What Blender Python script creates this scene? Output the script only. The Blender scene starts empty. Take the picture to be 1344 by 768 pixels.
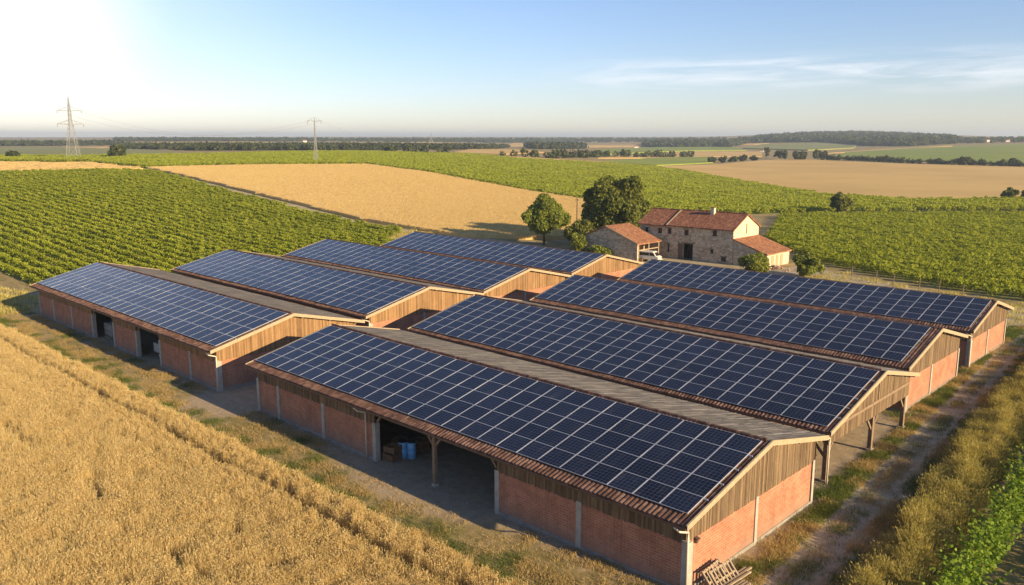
import bpy, math, random
import numpy as np
from mathutils import Vector, Matrix, geometry
rad = math.radians
random.seed(7)
rng = np.random.default_rng(7)
scene = bpy.context.scene
COL = scene.collection

# ------------------------------------------------------------------ camera, sky, sun, exposure
CX, CY, CZ = 18.5, -30.88, 21.26
YAW, PITCH, FPX = rad(43.696), rad(10.563), 1088.12
cam_data = bpy.data.cameras.new('camera')
cam = bpy.data.objects.new('camera', cam_data)
COL.objects.link(cam)
cam.location = (CX, CY, CZ)
cam.rotation_euler = (math.pi/2 - PITCH, 0, YAW)
cam_data.sensor_width = 36
cam_data.lens = FPX/1344*36
cam_data.clip_start = 0.5
cam_data.clip_end = 30000
scene.camera = cam

SUN_EL, SUN_AZ = rad(17.5), rad(4.0)
sdir = Vector((math.cos(SUN_EL)*math.cos(SUN_AZ), math.cos(SUN_EL)*math.sin(SUN_AZ), math.sin(SUN_EL)))
sl = bpy.data.lights.new('sun', 'SUN')
sl.energy = 5.0
sl.angle = rad(0.5)
sl.color = (1.0, 0.77, 0.46)
so = bpy.data.objects.new('sun', sl)
COL.objects.link(so)
so.rotation_euler = sdir.to_track_quat('Z', 'Y').to_euler()
so.location = (60, 0, 60)

scene.view_settings.view_transform = 'Standard'
scene.view_settings.look = 'None'
scene.view_settings.gamma = 1
scene.view_settings.use_curve_mapping = False
scene.view_settings.exposure = 0.95
HAZE = 0.00016

world = bpy.data.worlds.new('World')
scene.world = world
world.use_nodes = True
wt = world.node_tree
wt.nodes.clear()


class NT:
    """tiny helper for writing node trees"""
    def __init__(self, tree):
        self.t = tree

    def new(self, kind, **kw):
        n = self.t.nodes.new(kind)
        for k, v in kw.items():
            setattr(n, k, v)
        return n

    def put(self, sock, v):
        if v is None:
            return
        if isinstance(v, bpy.types.NodeSocket):
            self.t.links.new(v, sock)
        elif isinstance(v, (tuple, list)):
            if len(v) == 3 and sock.type == 'RGBA':
                v = (*v, 1)
            sock.default_value = v
        else:
            sock.default_value = v

    def math(self, op, a, b=None, c=None, clamp=False):
        n = self.new('ShaderNodeMath', operation=op, use_clamp=clamp)
        for i, v in enumerate((a, b, c)):
            self.put(n.inputs[i], v)
        return n.outputs[0]

    def vmath(self, op, a, b=None):
        n = self.new('ShaderNodeVectorMath', operation=op)
        self.put(n.inputs[0], a)
        self.put(n.inputs[1], b)
        return n.outputs['Value'] if op in ('DOT_PRODUCT', 'LENGTH') else n.outputs[0]

    def sep(self, v):
        n = self.new('ShaderNodeSeparateXYZ')
        self.put(n.inputs[0], v)
        return n.outputs

    def comb(self, x=0., y=0., z=0.):
        n = self.new('ShaderNodeCombineXYZ')
        for i, v in enumerate((x, y, z)):
            self.put(n.inputs[i], v)
        return n.outputs[0]

    def pos(self):
        return self.new('ShaderNodeNewGeometry').outputs['Position']

    def noise(self, vec, scale, detail=4, rough=.55, dist=0.):
        n = self.new('ShaderNodeTexNoise')
        self.put(n.inputs['Vector'], vec)
        n.inputs['Scale'].default_value = scale
        n.inputs['Detail'].default_value = detail
        n.inputs['Roughness'].default_value = rough
        n.inputs['Distortion'].default_value = dist
        return n.outputs['Fac']

    def white(self, vec, dim='3D'):
        n = self.new('ShaderNodeTexWhiteNoise', noise_dimensions=dim)
        self.put(n.inputs['W' if dim == '1D' else 'Vector'], vec)
        return n.outputs['Value']

    def ramp(self, fac, stops, interp='LINEAR'):
        n = self.new('ShaderNodeValToRGB')
        r = n.color_ramp
        r.interpolation = interp
        while len(r.elements) > 1:
            r.elements.remove(r.elements[-1])
        for i, (p, c) in enumerate(stops):
            e = r.elements[0] if i == 0 else r.elements.new(p)
            e.position = p
            if not isinstance(c, (tuple, list)):
                c = (c, c, c)
            e.color = (*c[:3], 1)
        self.put(n.inputs[0], fac)
        return n.outputs[0]

    def mix(self, fac, a, b, mode='MIX'):
        n = self.new('ShaderNodeMix', data_type='RGBA', blend_type=mode)
        self.put(n.inputs[0], fac)
        self.put(n.inputs[6], a)
        self.put(n.inputs[7], b)
        return n.outputs[2]

    def smooth(self, v, a, b):
        n = self.new('ShaderNodeMapRange', interpolation_type='SMOOTHSTEP')
        self.put(n.inputs[0], v)
        n.inputs[1].default_value = a
        n.inputs[2].default_value = b
        return n.outputs[0]

    def bump(self, h, strength=.5, dist=.05):
        n = self.new('ShaderNodeBump')
        n.inputs['Strength'].default_value = strength
        n.inputs['Distance'].default_value = dist
        self.put(n.inputs['Height'], h)
        return n.outputs[0]


def px_dir(x, y):
    fw = np.array([-math.sin(YAW)*math.cos(PITCH), math.cos(YAW)*math.cos(PITCH), -math.sin(PITCH)])
    rt = np.array([math.cos(YAW), math.sin(YAW), 0.])
    up = np.cross(rt, fw)
    d = fw + rt*(x-672)/FPX + up*(384-y)/FPX
    return d/np.linalg.norm(d)


# sky
w = NT(wt)
sky = w.new('ShaderNodeTexSky', sky_type='NISHITA', sun_disc=False)
sky.sun_elevation = SUN_EL
sky.sun_rotation = math.pi/2 - SUN_AZ
sky.altitude = 150
sky.air_density = 1.0
sky.dust_density = 0.12
sky.ozone_density = 3.0
vdir = w.vmath('NORMALIZE', w.new('ShaderNodeTexCoord').outputs['Generated'])
bx, by, bz = w.sep(vdir)
# thin cirrus: streaks in direction space, long sideways
az = w.math('ARCTAN2', by, bx)
cv = w.comb(w.math('MULTIPLY', az, 5.0), w.math('MULTIPLY', bz, 52.0), 0.)
c1 = w.noise(cv, 1.3, 7, .62, .6)
c2 = w.noise(w.comb(w.math('MULTIPLY', az, 2.2), w.math('MULTIPLY', bz, 20.), 3.3), 1.2, 3, .5)
band = w.math('MULTIPLY', w.smooth(bz, .04, .066), w.math('SUBTRACT', 1., w.smooth(bz, .072, .098)))
azc = math.atan2(px_dir(1080, 100)[1], px_dir(1080, 100)[0])
side = w.math('SUBTRACT', 1., w.smooth(w.math('ABSOLUTE', w.math('SUBTRACT', az, azc)), .12, .36))
cl = w.math('MULTIPLY', w.smooth(c1, .34, .74), w.math('MULTIPLY', w.smooth(c2, .25, .55), w.math('MULTIPLY', band, side)))
# warm glare glow painted into the sky colour at the upper left
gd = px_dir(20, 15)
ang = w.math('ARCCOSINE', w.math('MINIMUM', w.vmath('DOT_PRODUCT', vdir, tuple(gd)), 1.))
glare = w.math('ADD', w.math('MULTIPLY', w.math('POWER', w.math('SUBTRACT', 1., w.smooth(ang, 0., .44)), 1.4), .14),
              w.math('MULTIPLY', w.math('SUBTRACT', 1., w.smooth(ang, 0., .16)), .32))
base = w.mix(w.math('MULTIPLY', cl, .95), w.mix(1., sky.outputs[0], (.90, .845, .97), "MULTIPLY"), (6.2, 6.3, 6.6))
skyc = w.mix(glare, base, (12.0, 10.4, 8.3))
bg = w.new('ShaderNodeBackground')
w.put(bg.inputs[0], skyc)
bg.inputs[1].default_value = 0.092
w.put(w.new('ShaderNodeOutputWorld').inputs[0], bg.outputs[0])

# ------------------------------------------------------------------ helpers
def tag(o, label=None, cat=None, group=None, kind=None):
    if label: o['label'] = label
    if cat: o['category'] = cat
    if group: o['group'] = group
    if kind: o['kind'] = kind
    return o


def thing(name, label, cat, loc=(0, 0, 0), rz=0., group=None):
    o = bpy.data.objects.new(name, None)
    COL.objects.link(o)
    o.location = loc
    o.rotation_euler = (0, 0, rz)
    o.empty_display_size = .3
    return tag(o, label, cat, group)


class MB:
    """collects boxes, beams, tubes and quads into one mesh"""
    def __init__(self):
        self.v, self.f, self.m = [], [], []

    def add(self, verts, faces, mi=0):
        b = len(self.v)
        self.v += [tuple(p) for p in verts]
        self.f += [tuple(i+b for i in f) for f in faces]
        self.m += [mi]*len(faces)
        return self

    def box(self, x0, x1, y0, y1, z0, z1, mi=0):
        v = [(x, y, z) for z in (z0, z1) for y in (y0, y1) for x in (x0, x1)]
        return self.add(v, [(0, 2, 3, 1), (4, 5, 7, 6), (0, 1, 5, 4), (2, 6, 7, 3), (0, 4, 6, 2), (1, 3, 7, 5)], mi)

    def hexa(self, v, mi=0):
        return self.add(v, [(0, 3, 2, 1), (4, 5, 6, 7), (0, 1, 5, 4), (1, 2, 6, 5), (2, 3, 7, 6), (3, 0, 4, 7)], mi)

    def beam(self, p, q, a, b, mi=0, upv=(0, 0, 1)):
        p, q = Vector(p), Vector(q)
        d = (q-p).normalized()
        u = Vector(upv)
        if abs(d.dot(u)) > .98: u = Vector((1, 0, 0))
        s = d.cross(u).normalized()*a/2
        t = s.cross(d).normalized()*b/2
        return self.hexa([p-s-t, p+s-t, p+s+t, p-s+t, q-s-t, q+s-t, q+s+t, q-s+t], mi)

    def tube(self, pts, rs, n=8, mi=0, cap=True):
        pts = [Vector(p) for p in pts]
        if not isinstance(rs, (list, tuple)): rs = [rs]*len(pts)
        rings = []
        for i, p in enumerate(pts):
            d = (pts[min(i+1, len(pts)-1)]-pts[max(i-1, 0)]).normalized()
            u = Vector((0, 0, 1)) if abs(d.z) < .9 else Vector((1, 0, 0))
            s = d.cross(u).normalized()
            t = s.cross(d)
            rings.append([p+(s*math.cos(2*math.pi*k/n)+t*math.sin(2*math.pi*k/n))*rs[i] for k in range(n)])
        v = [q for r in rings for q in r]
        f = [(i*n+k, i*n+(k+1) % n, (i+1)*n+(k+1) % n, (i+1)*n+k) for i in range(len(pts)-1) for k in range(n)]
        if cap:
            f += [tuple(range(n-1, -1, -1)), tuple(range((len(pts)-1)*n, len(pts)*n))]
        return self.add(v, f, mi)

    def lathe(self, prof, c=(0, 0, 0), n=20, mi=0):
        v = [(c[0]+r*math.cos(2*math.pi*k/n), c[1]+r*math.sin(2*math.pi*k/n), c[2]+z) for r, z in prof for k in range(n)]
        f = [(i*n+k, i*n+(k+1) % n, (i+1)*n+(k+1) % n, (i+1)*n+k) for i in range(len(prof)-1) for k in range(n)]
        f += [tuple(range(n-1, -1, -1)), tuple(range((len(prof)-1)*n, len(prof)*n))]
        return self.add(v, f, mi)

    def prism(self, poly, axis, a0, a1, mi=0):
        """polygon in the two other axes, extruded along axis"""
        def P(u, w_, a):
            return {'x': (a, u, w_), 'y': (u, a, w_), 'z': (u, w_, a)}[axis]
        n = len(poly)
        v = [P(u, w_, a0) for u, w_ in poly]+[P(u, w_, a1) for u, w_ in poly]
        f = [tuple(range(n-1, -1, -1)), tuple(range(n, 2*n))]+[(i, (i+1) % n, n+(i+1) % n, n+i) for i in range(n)]
        return self.add(v, f, mi)

    def build(self, name, mats, parent=None, smooth=False, bevel=0.):
        me = bpy.data.meshes.new(name)
        me.from_pydata(self.v, [], self.f)
        if not isinstance(mats, (list, tuple)): mats = [mats]
        for m in mats: me.materials.append(m)
        me.polygons.foreach_set('material_index', self.m)
        if smooth: me.polygons.foreach_set('use_smooth', [True]*len(self.f))
        me.update()
        o = bpy.data.objects.new(name, me)
        COL.objects.link(o)
        if parent: o.parent = parent
        if bevel:
            bv = o.modifiers.new('bevel', 'BEVEL')
            bv.width = bevel
            bv.segments = 2
            bv.limit_method = 'ANGLE'
        return o


def np_mesh(name, V, F, mats, parent=None, smooth=False):
    """V (n,3), F (m,k)"""
    me = bpy.data.meshes.new(name)
    V = np.asarray(V, np.float32)
    F = np.asarray(F, np.int32)
    k = F.shape[1]
    me.vertices.add(len(V))
    me.vertices.foreach_set('co', V.ravel())
    me.loops.add(F.size)
    me.loops.foreach_set('vertex_index', F.ravel())
    me.polygons.add(len(F))
    me.polygons.foreach_set('loop_start', np.arange(0, F.size, k, dtype=np.int32))
    me.polygons.foreach_set('loop_total', np.full(len(F), k, np.int32))
    me.polygons.foreach_set('use_smooth', np.full(len(F), bool(smooth)))
    for m in (mats if isinstance(mats, (list, tuple)) else [mats]): me.materials.append(m)
    me.update(calc_edges=True)
    o = bpy.data.objects.new(name, me)
    COL.objects.link(o)
    if parent: o.parent = parent
    return o


# ------------------------------------------------------------------ materials
def mat_base(name):
    m = bpy.data.materials.new(name)
    m.use_nodes = True
    t = NT(m.node_tree)
    b = m.node_tree.nodes['Principled BSDF']
    return m, t, b


def M_noise(name, stops, scale=2., rough=.85, stretch=(1, 1, 1), big=None, bump=0., bdist=.03, bscale=None, spec=.3, detail=5, metal=0.):
    m, t, b = mat_base(name)
    p = t.vmath('MULTIPLY', t.pos(), stretch)
    f = t.noise(p, scale, detail, .6)
    c = t.ramp(f, stops)
    if big:
        g = t.noise(t.pos(), big[0], 3)
        c = t.mix(t.smooth(g, .35, .68), c, t.mix(1., c, big[1], 'MULTIPLY'))
    t.put(b.inputs['Base Color'], c)
    b.inputs['Roughness'].default_value = rough
    b.inputs['Specular IOR Level'].default_value = spec
    b.inputs['Metallic'].default_value = metal
    if bump:
        h = t.noise(p, bscale or scale*3, 4)
        t.put(b.inputs['Normal'], t.bump(h, bump, bdist))
    return m


def M_brick(name, c1, c2, mortar, sc=1.):
    m, t, b = mat_base(name)
    x, y, z = t.sep(t.pos())
    u = t.math('ADD', x, y)
    v = t.comb(u, z, 0.)
    br = t.new('ShaderNodeTexBrick')
    t.put(br.inputs['Vector'], v)
    br.inputs['Color1'].default_value = (*c1, 1)
    br.inputs['Color2'].default_value = (*c2, 1)
    br.inputs['Mortar'].default_value = (*mortar, 1)
    br.inputs['Scale'].default_value = 1.
    br.inputs['Mortar Size'].default_value = .014
    br.inputs['Mortar Smooth'].default_value = .3
    br.inputs['Brick Width'].default_value = .44*sc
    br.inputs['Row Height'].default_value = .15*sc
    br.inputs['Bias'].default_value = -.1
    g = t.noise(t.comb(u, z, x), .9, 5, .62)
    c = t.mix(t.smooth(g, .3, .75), br.outputs['Color'], t.mix(1., br.outputs['Color'], (.74, .7, .68), 'MULTIPLY'))
    g2 = t.noise(t.comb(t.math('MULTIPLY', u, 3.), t.math('MULTIPLY', z, 1.2), 0.), 2.4, 5, .7)
    c = t.mix(t.math('MULTIPLY', t.smooth(g2, .55, .8), .45), c, (.46, .36, .28))
    st = t.noise(t.comb(t.math('MULTIPLY', u, 2.2), t.math('MULTIPLY', z, .16), 4.), 1.5, 5, .65)
    c = t.mix(t.math('MULTIPLY', t.smooth(st, .52, .76), .5), c, (.14, .085, .06))
    low = t.math('MULTIPLY', t.math('SUBTRACT', 1., t.smooth(z, .25, 1.2)), t.noise(t.comb(u, z, 2.), 2.5, 4))
    c = t.mix(t.math('MULTIPLY', low, .8), c, (.27, .22, .17))
    t.put(b.inputs['Base Color'], c)
    b.inputs['Roughness'].default_value = .9
    b.inputs['Specular IOR Level'].default_value = .2
    h = t.math('ADD', t.math('MULTIPLY', br.outputs['Fac'], -1.), t.math('MULTIPLY', t.noise(t.pos(), 14., 4), .6))
    t.put(b.inputs['Normal'], t.bump(h, .55, .015))
    return m


def M_wood(name, dark, mid, light, board=.125, along='z'):
    """weathered boards; grain runs along z (cladding) or along the piece"""
    m, t, b = mat_base(name)
    x, y, z = t.sep(t.pos())
    u = t.math('ADD', x, y)
    if along == 'z':
        cell = t.math('FLOOR', t.math('DIVIDE', u, board))
        rnd = t.white(cell, '1D')
        grain = t.noise(t.comb(t.math('MULTIPLY', u, 9.), t.math('MULTIPLY', z, .8), t.math('MULTIPLY', rnd, 30.)), 3., 5, .65)
        blot = t.noise(t.comb(t.math('MULTIPLY', u, 1.2), t.math('MULTIPLY', z, .7), rnd), 1.1, 4)
        f = t.math('ADD', t.math('MULTIPLY', rnd, .30), t.math('ADD', t.math('MULTIPLY', grain, .45), t.math('MULTIPLY', blot, .3)))
        f = t.math('SUBTRACT', f, .05)
    else:
        grain = t.noise(t.vmath('MULTIPLY', t.pos(), (2., 2., 2.)), 3., 6, .7, 1.)
        f = grain
    c = t.ramp(f, [(.22, dark), (.5, mid), (.78, light)])
    t.put(b.inputs['Base Color'], c)
    b.inputs['Roughness'].default_value = .85
    b.inputs['Specular IOR Level'].default_value = .2
    t.put(b.inputs['Normal'], t.bump(grain, .4, .01))
    return m


def M_tile(name, stops, pitch_u=.26, course=.36, axis='x', wear=(.30, .25, .19), seam=0.):
    """curved roof tiles: colour varies tile by tile; the ribs are geometry"""
    m, t, b = mat_base(name)
    x, y, z = t.sep(t.pos())
    a, c_ = (x, y) if axis == 'x' else (y, x)
    iu = t.math('FLOOR', t.math('DIVIDE', a, pitch_u))
    iv = t.math('FLOOR', t.math('DIVIDE', c_, course))
    r = t.white(t.comb(iu, iv, 1.))
    n = t.noise(t.pos(), 1.3, 5, .65)
    f = t.math('ADD', t.math('MULTIPLY', r, .55), t.math('MULTIPLY', n, .45))
    col = t.ramp(f, stops)
    fr = t.math('FRACT', t.math('DIVIDE', c_, course))
    edge = t.smooth(fr, .0, .14)
    lich = t.smooth(t.noise(t.pos(), 3.2, 5, .7), .6, .75)
    col = t.mix(t.math('MULTIPLY', lich, .45), col, wear)
    if seam:
        fs = t.math('FRACT', t.math('DIVIDE', a, seam))
        sm = t.math('MULTIPLY', t.math('SUBTRACT', 1., t.smooth(fs, .05, .10)), t.smooth(t.noise(t.pos(), .5, 3), .35, .6))
        col = t.mix(t.math('MULTIPLY', sm, .55), col, (.50, .46, .40))
        lap = t.math('SUBTRACT', 1., t.smooth(fr, .02, .06))
        col = t.mix(t.math('MULTIPLY', lap, .35), col, (.13, .11, .085))
        stn = t.noise(t.comb(t.math('MULTIPLY', a, 1.6), t.math('MULTIPLY', c_, .22), 0.), 1., 5, .65)
        col = t.mix(t.math('MULTIPLY', t.smooth(stn, .5, .72), .5), col, (.17, .145, .115))
    t.put(b.inputs['Base Color'], col)
    b.inputs['Roughness'].default_value = .85
    b.inputs['Specular IOR Level'].default_value = .2
    h = t.math('ADD', t.math('MULTIPLY', edge, 1.), t.math('MULTIPLY', n, .4))
    t.put(b.inputs['Normal'], t.bump(h, .5, .03))
    return m


def M_leaf(name, stops, trans=.35, nscale=.35, rough=.7, tstops=None):
    m, t, b = mat_base(name)
    ri = t.new('ShaderNodeNewGeometry').outputs['Random Per Island']
    n = t.noise(t.pos(), nscale, 3)
    f = t.math('ADD', t.math('MULTIPLY', ri, .55), t.math('MULTIPLY', n, .5))
    c = t.ramp(f, stops)
    t.put(b.inputs['Base Color'], c)
    b.inputs['Roughness'].default_value = rough
    b.inputs['Specular IOR Level'].default_value = .25
    tr = t.new('ShaderNodeBsdfTranslucent')
    t.put(tr.inputs[0], t.mix(1., c, (1.25, 1.15, .7), 'MULTIPLY'))
    mx = t.new('ShaderNodeMixShader')
    mx.inputs[0].default_value = trans
    t.put(mx.inputs[1], b.outputs[0])
    t.put(mx.inputs[2], tr.outputs[0])
    out = [n_ for n_ in m.node_tree.nodes if n_.type == 'OUTPUT_MATERIAL'][0]
    t.put(out.inputs[0], mx.outputs[0])
    return m


def M_plain(name, c, rough=.6, metal=0., spec=.4, var=.12):
    m, t, b = mat_base(name)
    n = t.noise(t.pos(), 3., 5, .65)
    t.put(b.inputs['Base Color'], t.mix(n, tuple(k*(1-var) for k in c), tuple(min(1, k*(1+var)) for k in c)))
    b.inputs['Roughness'].default_value = rough
    b.inputs['Metallic'].default_value = metal
    b.inputs['Specular IOR Level'].default_value = spec
    return m


brick_m = M_brick('brick', (.47, .205, .118), (.385, .155, .09), (.47, .32, .21))
concrete_m = M_noise('concrete', [(.25, (.30, .27, .22)), (.75, (.46, .42, .35))], 2.5, .9, bump=.3, bdist=.01, bscale=18)
plinth_m = M_noise('plinth_concrete', [(.25, (.20, .18, .15)), (.75, (.36, .33, .28))], 2.2, .95, bump=.5, bdist=.02, bscale=12)
clad_m = M_wood('weathered_cladding', (.07, .045, .026), (.175, .118, .068), (.33, .225, .12))
clad_sunlit_m = M_wood('sunlit_cladding', (.11, .065, .032), (.275, .16, .074), (.44, .275, .125))  # copy of the cladding with a warm sunlit tone painted into its colours
beam_m = M_wood('beam_wood', (.12, .08, .05), (.24, .165, .105), (.36, .26, .17), along='p')
verge_m = M_wood('verge_wood', (.24, .17, .10), (.40, .30, .19), (.52, .41, .27), along='p')
tile_m = M_tile('brown_roof_tile', [(.15, (.06, .033, .025)), (.5, (.13, .07, .05)), (.85, (.23, .14, .10))])
tilegrey_m = M_tile('tan_sheet_roof', [(.15, (.085, .077, .067)), (.5, (.133, .12, .104)), (.85, (.20, .182, .155))], .3, 1.22, wear=(.22, .19, .15), seam=1.2)
terra_m = M_tile('terracotta_roof', [(.15, (.12, .052, .032)), (.5, (.21, .09, .055)), (.85, (.33, .17, .105))], .26, .36, wear=(.36, .27, .18))
terray_m = M_tile('orange_roof_tile', [(.15, (.22, .095, .05)), (.5, (.34, .155, .08)), (.85, (.45, .24, .13))], .26, .36, axis='y', wear=(.4, .28, .17))
gutter_m = M_plain('zinc_gutter', (.15, .11, .085), .45, .5)
pipe_m = M_plain('cream_pipe', (.62, .54, .42), .5)
alu_m = M_plain('aluminium_frame', (.50, .52, .56), .45, .2)
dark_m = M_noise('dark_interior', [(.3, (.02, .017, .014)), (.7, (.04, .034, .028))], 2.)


def panel_material():
    m, t, b = mat_base('solar_cells')
    co = t.new('ShaderNodeTexCoord').outputs['Object']
    x, y, z = t.sep(co)
    def line(c, n, wdt):
        fr = t.math('FRACT', t.math('MULTIPLY', c, n))
        d = t.math('ABSOLUTE', t.math('SUBTRACT', fr, .5))
        return t.smooth(d, .5-wdt, .5-wdt*.5)
    g = t.math('MAXIMUM', line(x, 4.2, .05), line(y, 4.2, .05))
    inf = t.new('ShaderNodeObjectInfo').outputs['Random']
    n = t.noise(t.pos(), .25, 3)
    c = t.ramp(t.math('ADD', t.math('MULTIPLY', inf, .6), t.math('MULTIPLY', n, .4)),
               [(.2, (.005, .006, .013)), (.6, (.008, .010, .020)), (.9, (.012, .015, .030))])
    c = t.mix(t.math('MULTIPLY', g, .5), c, (.12, .14, .20))
    t.put(b.inputs['Base Color'], c)
    dust = t.noise(t.pos(), .9, 4)
    streak = t.noise(t.vmath('MULTIPLY', t.pos(), (2.2, .35, .35)), 1., 5, .65)
    film = t.math('MULTIPLY', t.smooth(streak, .45, .78), t.smooth(dust, .35, .7))
    c = t.mix(t.math('MULTIPLY', film, .10), c, (.30, .26, .21))
    t.put(b.inputs['Base Color'], c)
    t.put(b.inputs['Roughness'], t.math('ADD', .07, t.math('MULTIPLY', dust, .30)))
    b.inputs['Specular IOR Level'].default_value = .36
    b.inputs['IOR'].default_value = 1.45
    return m


cells_m = panel_material()

# crops and ground colours
wheat_m = M_leaf('ripe_wheat', [(.15, (.42, .29, .10)), (.5, (.65, .50, .225)), (.85, (.80, .67, .37))], .32, .9)
straw_m = M_leaf('dry_grass_blades', [(.1, (.19, .21, .035)), (.4, (.40, .35, .09)), (.8, (.64, .54, .21))], .3, .5)
dry_m = M_leaf('dry_verge_blades', [(.1, (.24, .19, .06)), (.4, (.40, .29, .11)), (.8, (.56, .43, .20))], .3, .5)
green_grass_m = M_leaf('green_grass_blades', [(.1, (.06, .10, .015)), (.5, (.13, .17, .03)), (.9, (.26, .25, .06))], .35, .5)
vine_m = M_leaf('vine_leaves', [(.15, (.14, .175, .013)), (.5, (.30, .345, .026)), (.85, (.45, .46, .055))], .48, .12)
vine2_m = M_leaf('young_vine_leaves', [(.15, (.08, .14, .014)), (.5, (.19, .29, .026)), (.85, (.30, .40, .05))], .45, .6)
tree_m = M_leaf('tree_leaves', [(.15, (.05, .07, .012)), (.5, (.13, .155, .024)), (.85, (.24, .235, .045))], .38, .5)
tree2_m = M_leaf('light_tree_leaves', [(.15, (.09, .125, .017)), (.5, (.20, .24, .034)), (.85, (.32, .33, .06))], .42, .5)
far_m = M_leaf('far_tree_leaves', [(.15, (.026, .038, .014)), (.5, (.055, .070, .024)), (.85, (.10, .108, .036))], .2, .02)
bark_m = M_noise('bark', [(.3, (.07, .05, .035)), (.7, (.15, .11, .08))], 4., .95, stretch=(3, 3, .6))
soil_m = M_noise('vineyard_soil', [(.3, (.15, .16, .035)), (.6, (.23, .20, .06)), (.8, (.31, .24, .09))], .8, .95, bump=.5, bdist=.1)
wheatbed_m = M_noise('wheat_canopy', [(.25, (.54, .37, .14)), (.5, (.62, .43, .175)), (.75, (.68, .49, .21))], 1.6, .95, stretch=(.1, 1., 1.), bump=.4, bdist=.12, bscale=4., big=(.03, (.86, .84, .8)))
wheatfar_m = M_noise('far_wheat', [(.25, (.52, .34, .105)), (.5, (.60, .40, .135)), (.75, (.66, .46, .17))], 1.6, .95, stretch=(.035, .55, .3), bump=.6, bdist=.4, bscale=2., big=(.012, (.86, .84, .8)))
vinebed_m = M_noise('vineyard_green', [(.25, (.11, .135, .017)), (.5, (.17, .19, .025)), (.75, (.23, .24, .04))], .9, .95, bump=.9, bdist=.4, bscale=1.6, big=(.015, (.84, .88, .8)))
greenfar_m = M_noise('far_green_crop', [(.25, (.17, .21, .026)), (.5, (.23, .27, .035)), (.75, (.29, .31, .05))], .5, .95, stretch=(.06, .5, .3), bump=.4, bdist=.3, bscale=2., big=(.012, (.84, .9, .8)))
meadow_m = M_noise('pale_meadow', [(.25, (.17, .19, .045)), (.5, (.24, .24, .07)), (.75, (.32, .28, .10))], .2, .95, big=(.01, (.85, .9, .85)))
dirt_m = M_noise('dry_dirt', [(.25, (.30, .245, .15)), (.5, (.43, .355, .225)), (.75, (.54, .46, .30))], 1.1, .95, bump=.7, bdist=.06, bscale=6., big=(.35, (.78, .78, .72)))


def ground_material():
    m, t, b = mat_base('rough_grass_ground')
    P = t.pos()
    x, y, z = t.sep(P)
    n1 = t.noise(P, .22, 5, .6)
    n2 = t.noise(P, 1.6, 6, .65)
    n3 = t.noise(P, 9., 4, .7)
    grass = t.ramp(t.math('ADD', t.math('MULTIPLY', n1, .55), t.math('MULTIPLY', n2, .45)),
                   [(.33, (.16, .14, .045)), (.45, (.25, .195, .075)), (.55, (.36, .27, .125)), (.7, (.43, .335, .18))])
    dirt = t.ramp(t.math('ADD', t.math('MULTIPLY', n2, .6), t.math('MULTIPLY', n3, .4)),
                  [(.3, (.26, .195, .12)), (.5, (.39, .30, .19)), (.7, (.49, .395, .26))])
    # trampled earth between and under the barns (flat block of yard)
    wob = t.math('MULTIPLY', t.math('SUBTRACT', n2, .5), 2.4)
    yy = t.math('ADD', y, wob)
    xx = t.math('ADD', x, wob)
    inx = t.math('MULTIPLY', t.smooth(xx, -98., -95.), t.math('SUBTRACT', 1., t.smooth(xx, -.6, 1.2)))
    iny = t.math('MULTIPLY', t.smooth(yy, -1.2, .6), t.math('SUBTRACT', 1., t.smooth(yy, 70., 74.)))
    mask = t.math('MULTIPLY', inx, iny)
    # apron before the open bays, and the lane between the two rows of barns
    def blob(cx, cy, rx, ry):
        dx = t.math('DIVIDE', t.math('SUBTRACT', x, cx), rx)
        dy = t.math('DIVIDE', t.math('SUBTRACT', y, cy), ry)
        d = t.math('SQRT', t.math('ADD', t.math('MULTIPLY', dx, dx), t.math('MULTIPLY', dy, dy)))
        return t.math('SUBTRACT', 1., t.smooth(t.math('ADD', d, t.math('MULTIPLY', wob, .25)), .75, 1.1))
    for bl in ((-19.5, 0., 8., 2.6), (-43.2, 0., 4.2, 4.), (-99., 6., 8., 3.), (-60., .5, 5., 1.8), (-71.5, .5, 4., 1.6)):
        mask = t.math('MAXIMUM', mask, blob(*bl))
    c = t.mix(mask, grass, dirt)
    t.put(b.inputs['Base Color'], c)
    b.inputs['Roughness'].default_value = .95
    b.inputs['Specular IOR Level'].default_value = .15
    t.put(b.inputs['Normal'], t.bump(t.math('ADD', n2, t.math('MULTIPLY', n3, .5)), .7, .08))
    return m


ground_m = ground_material()

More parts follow.
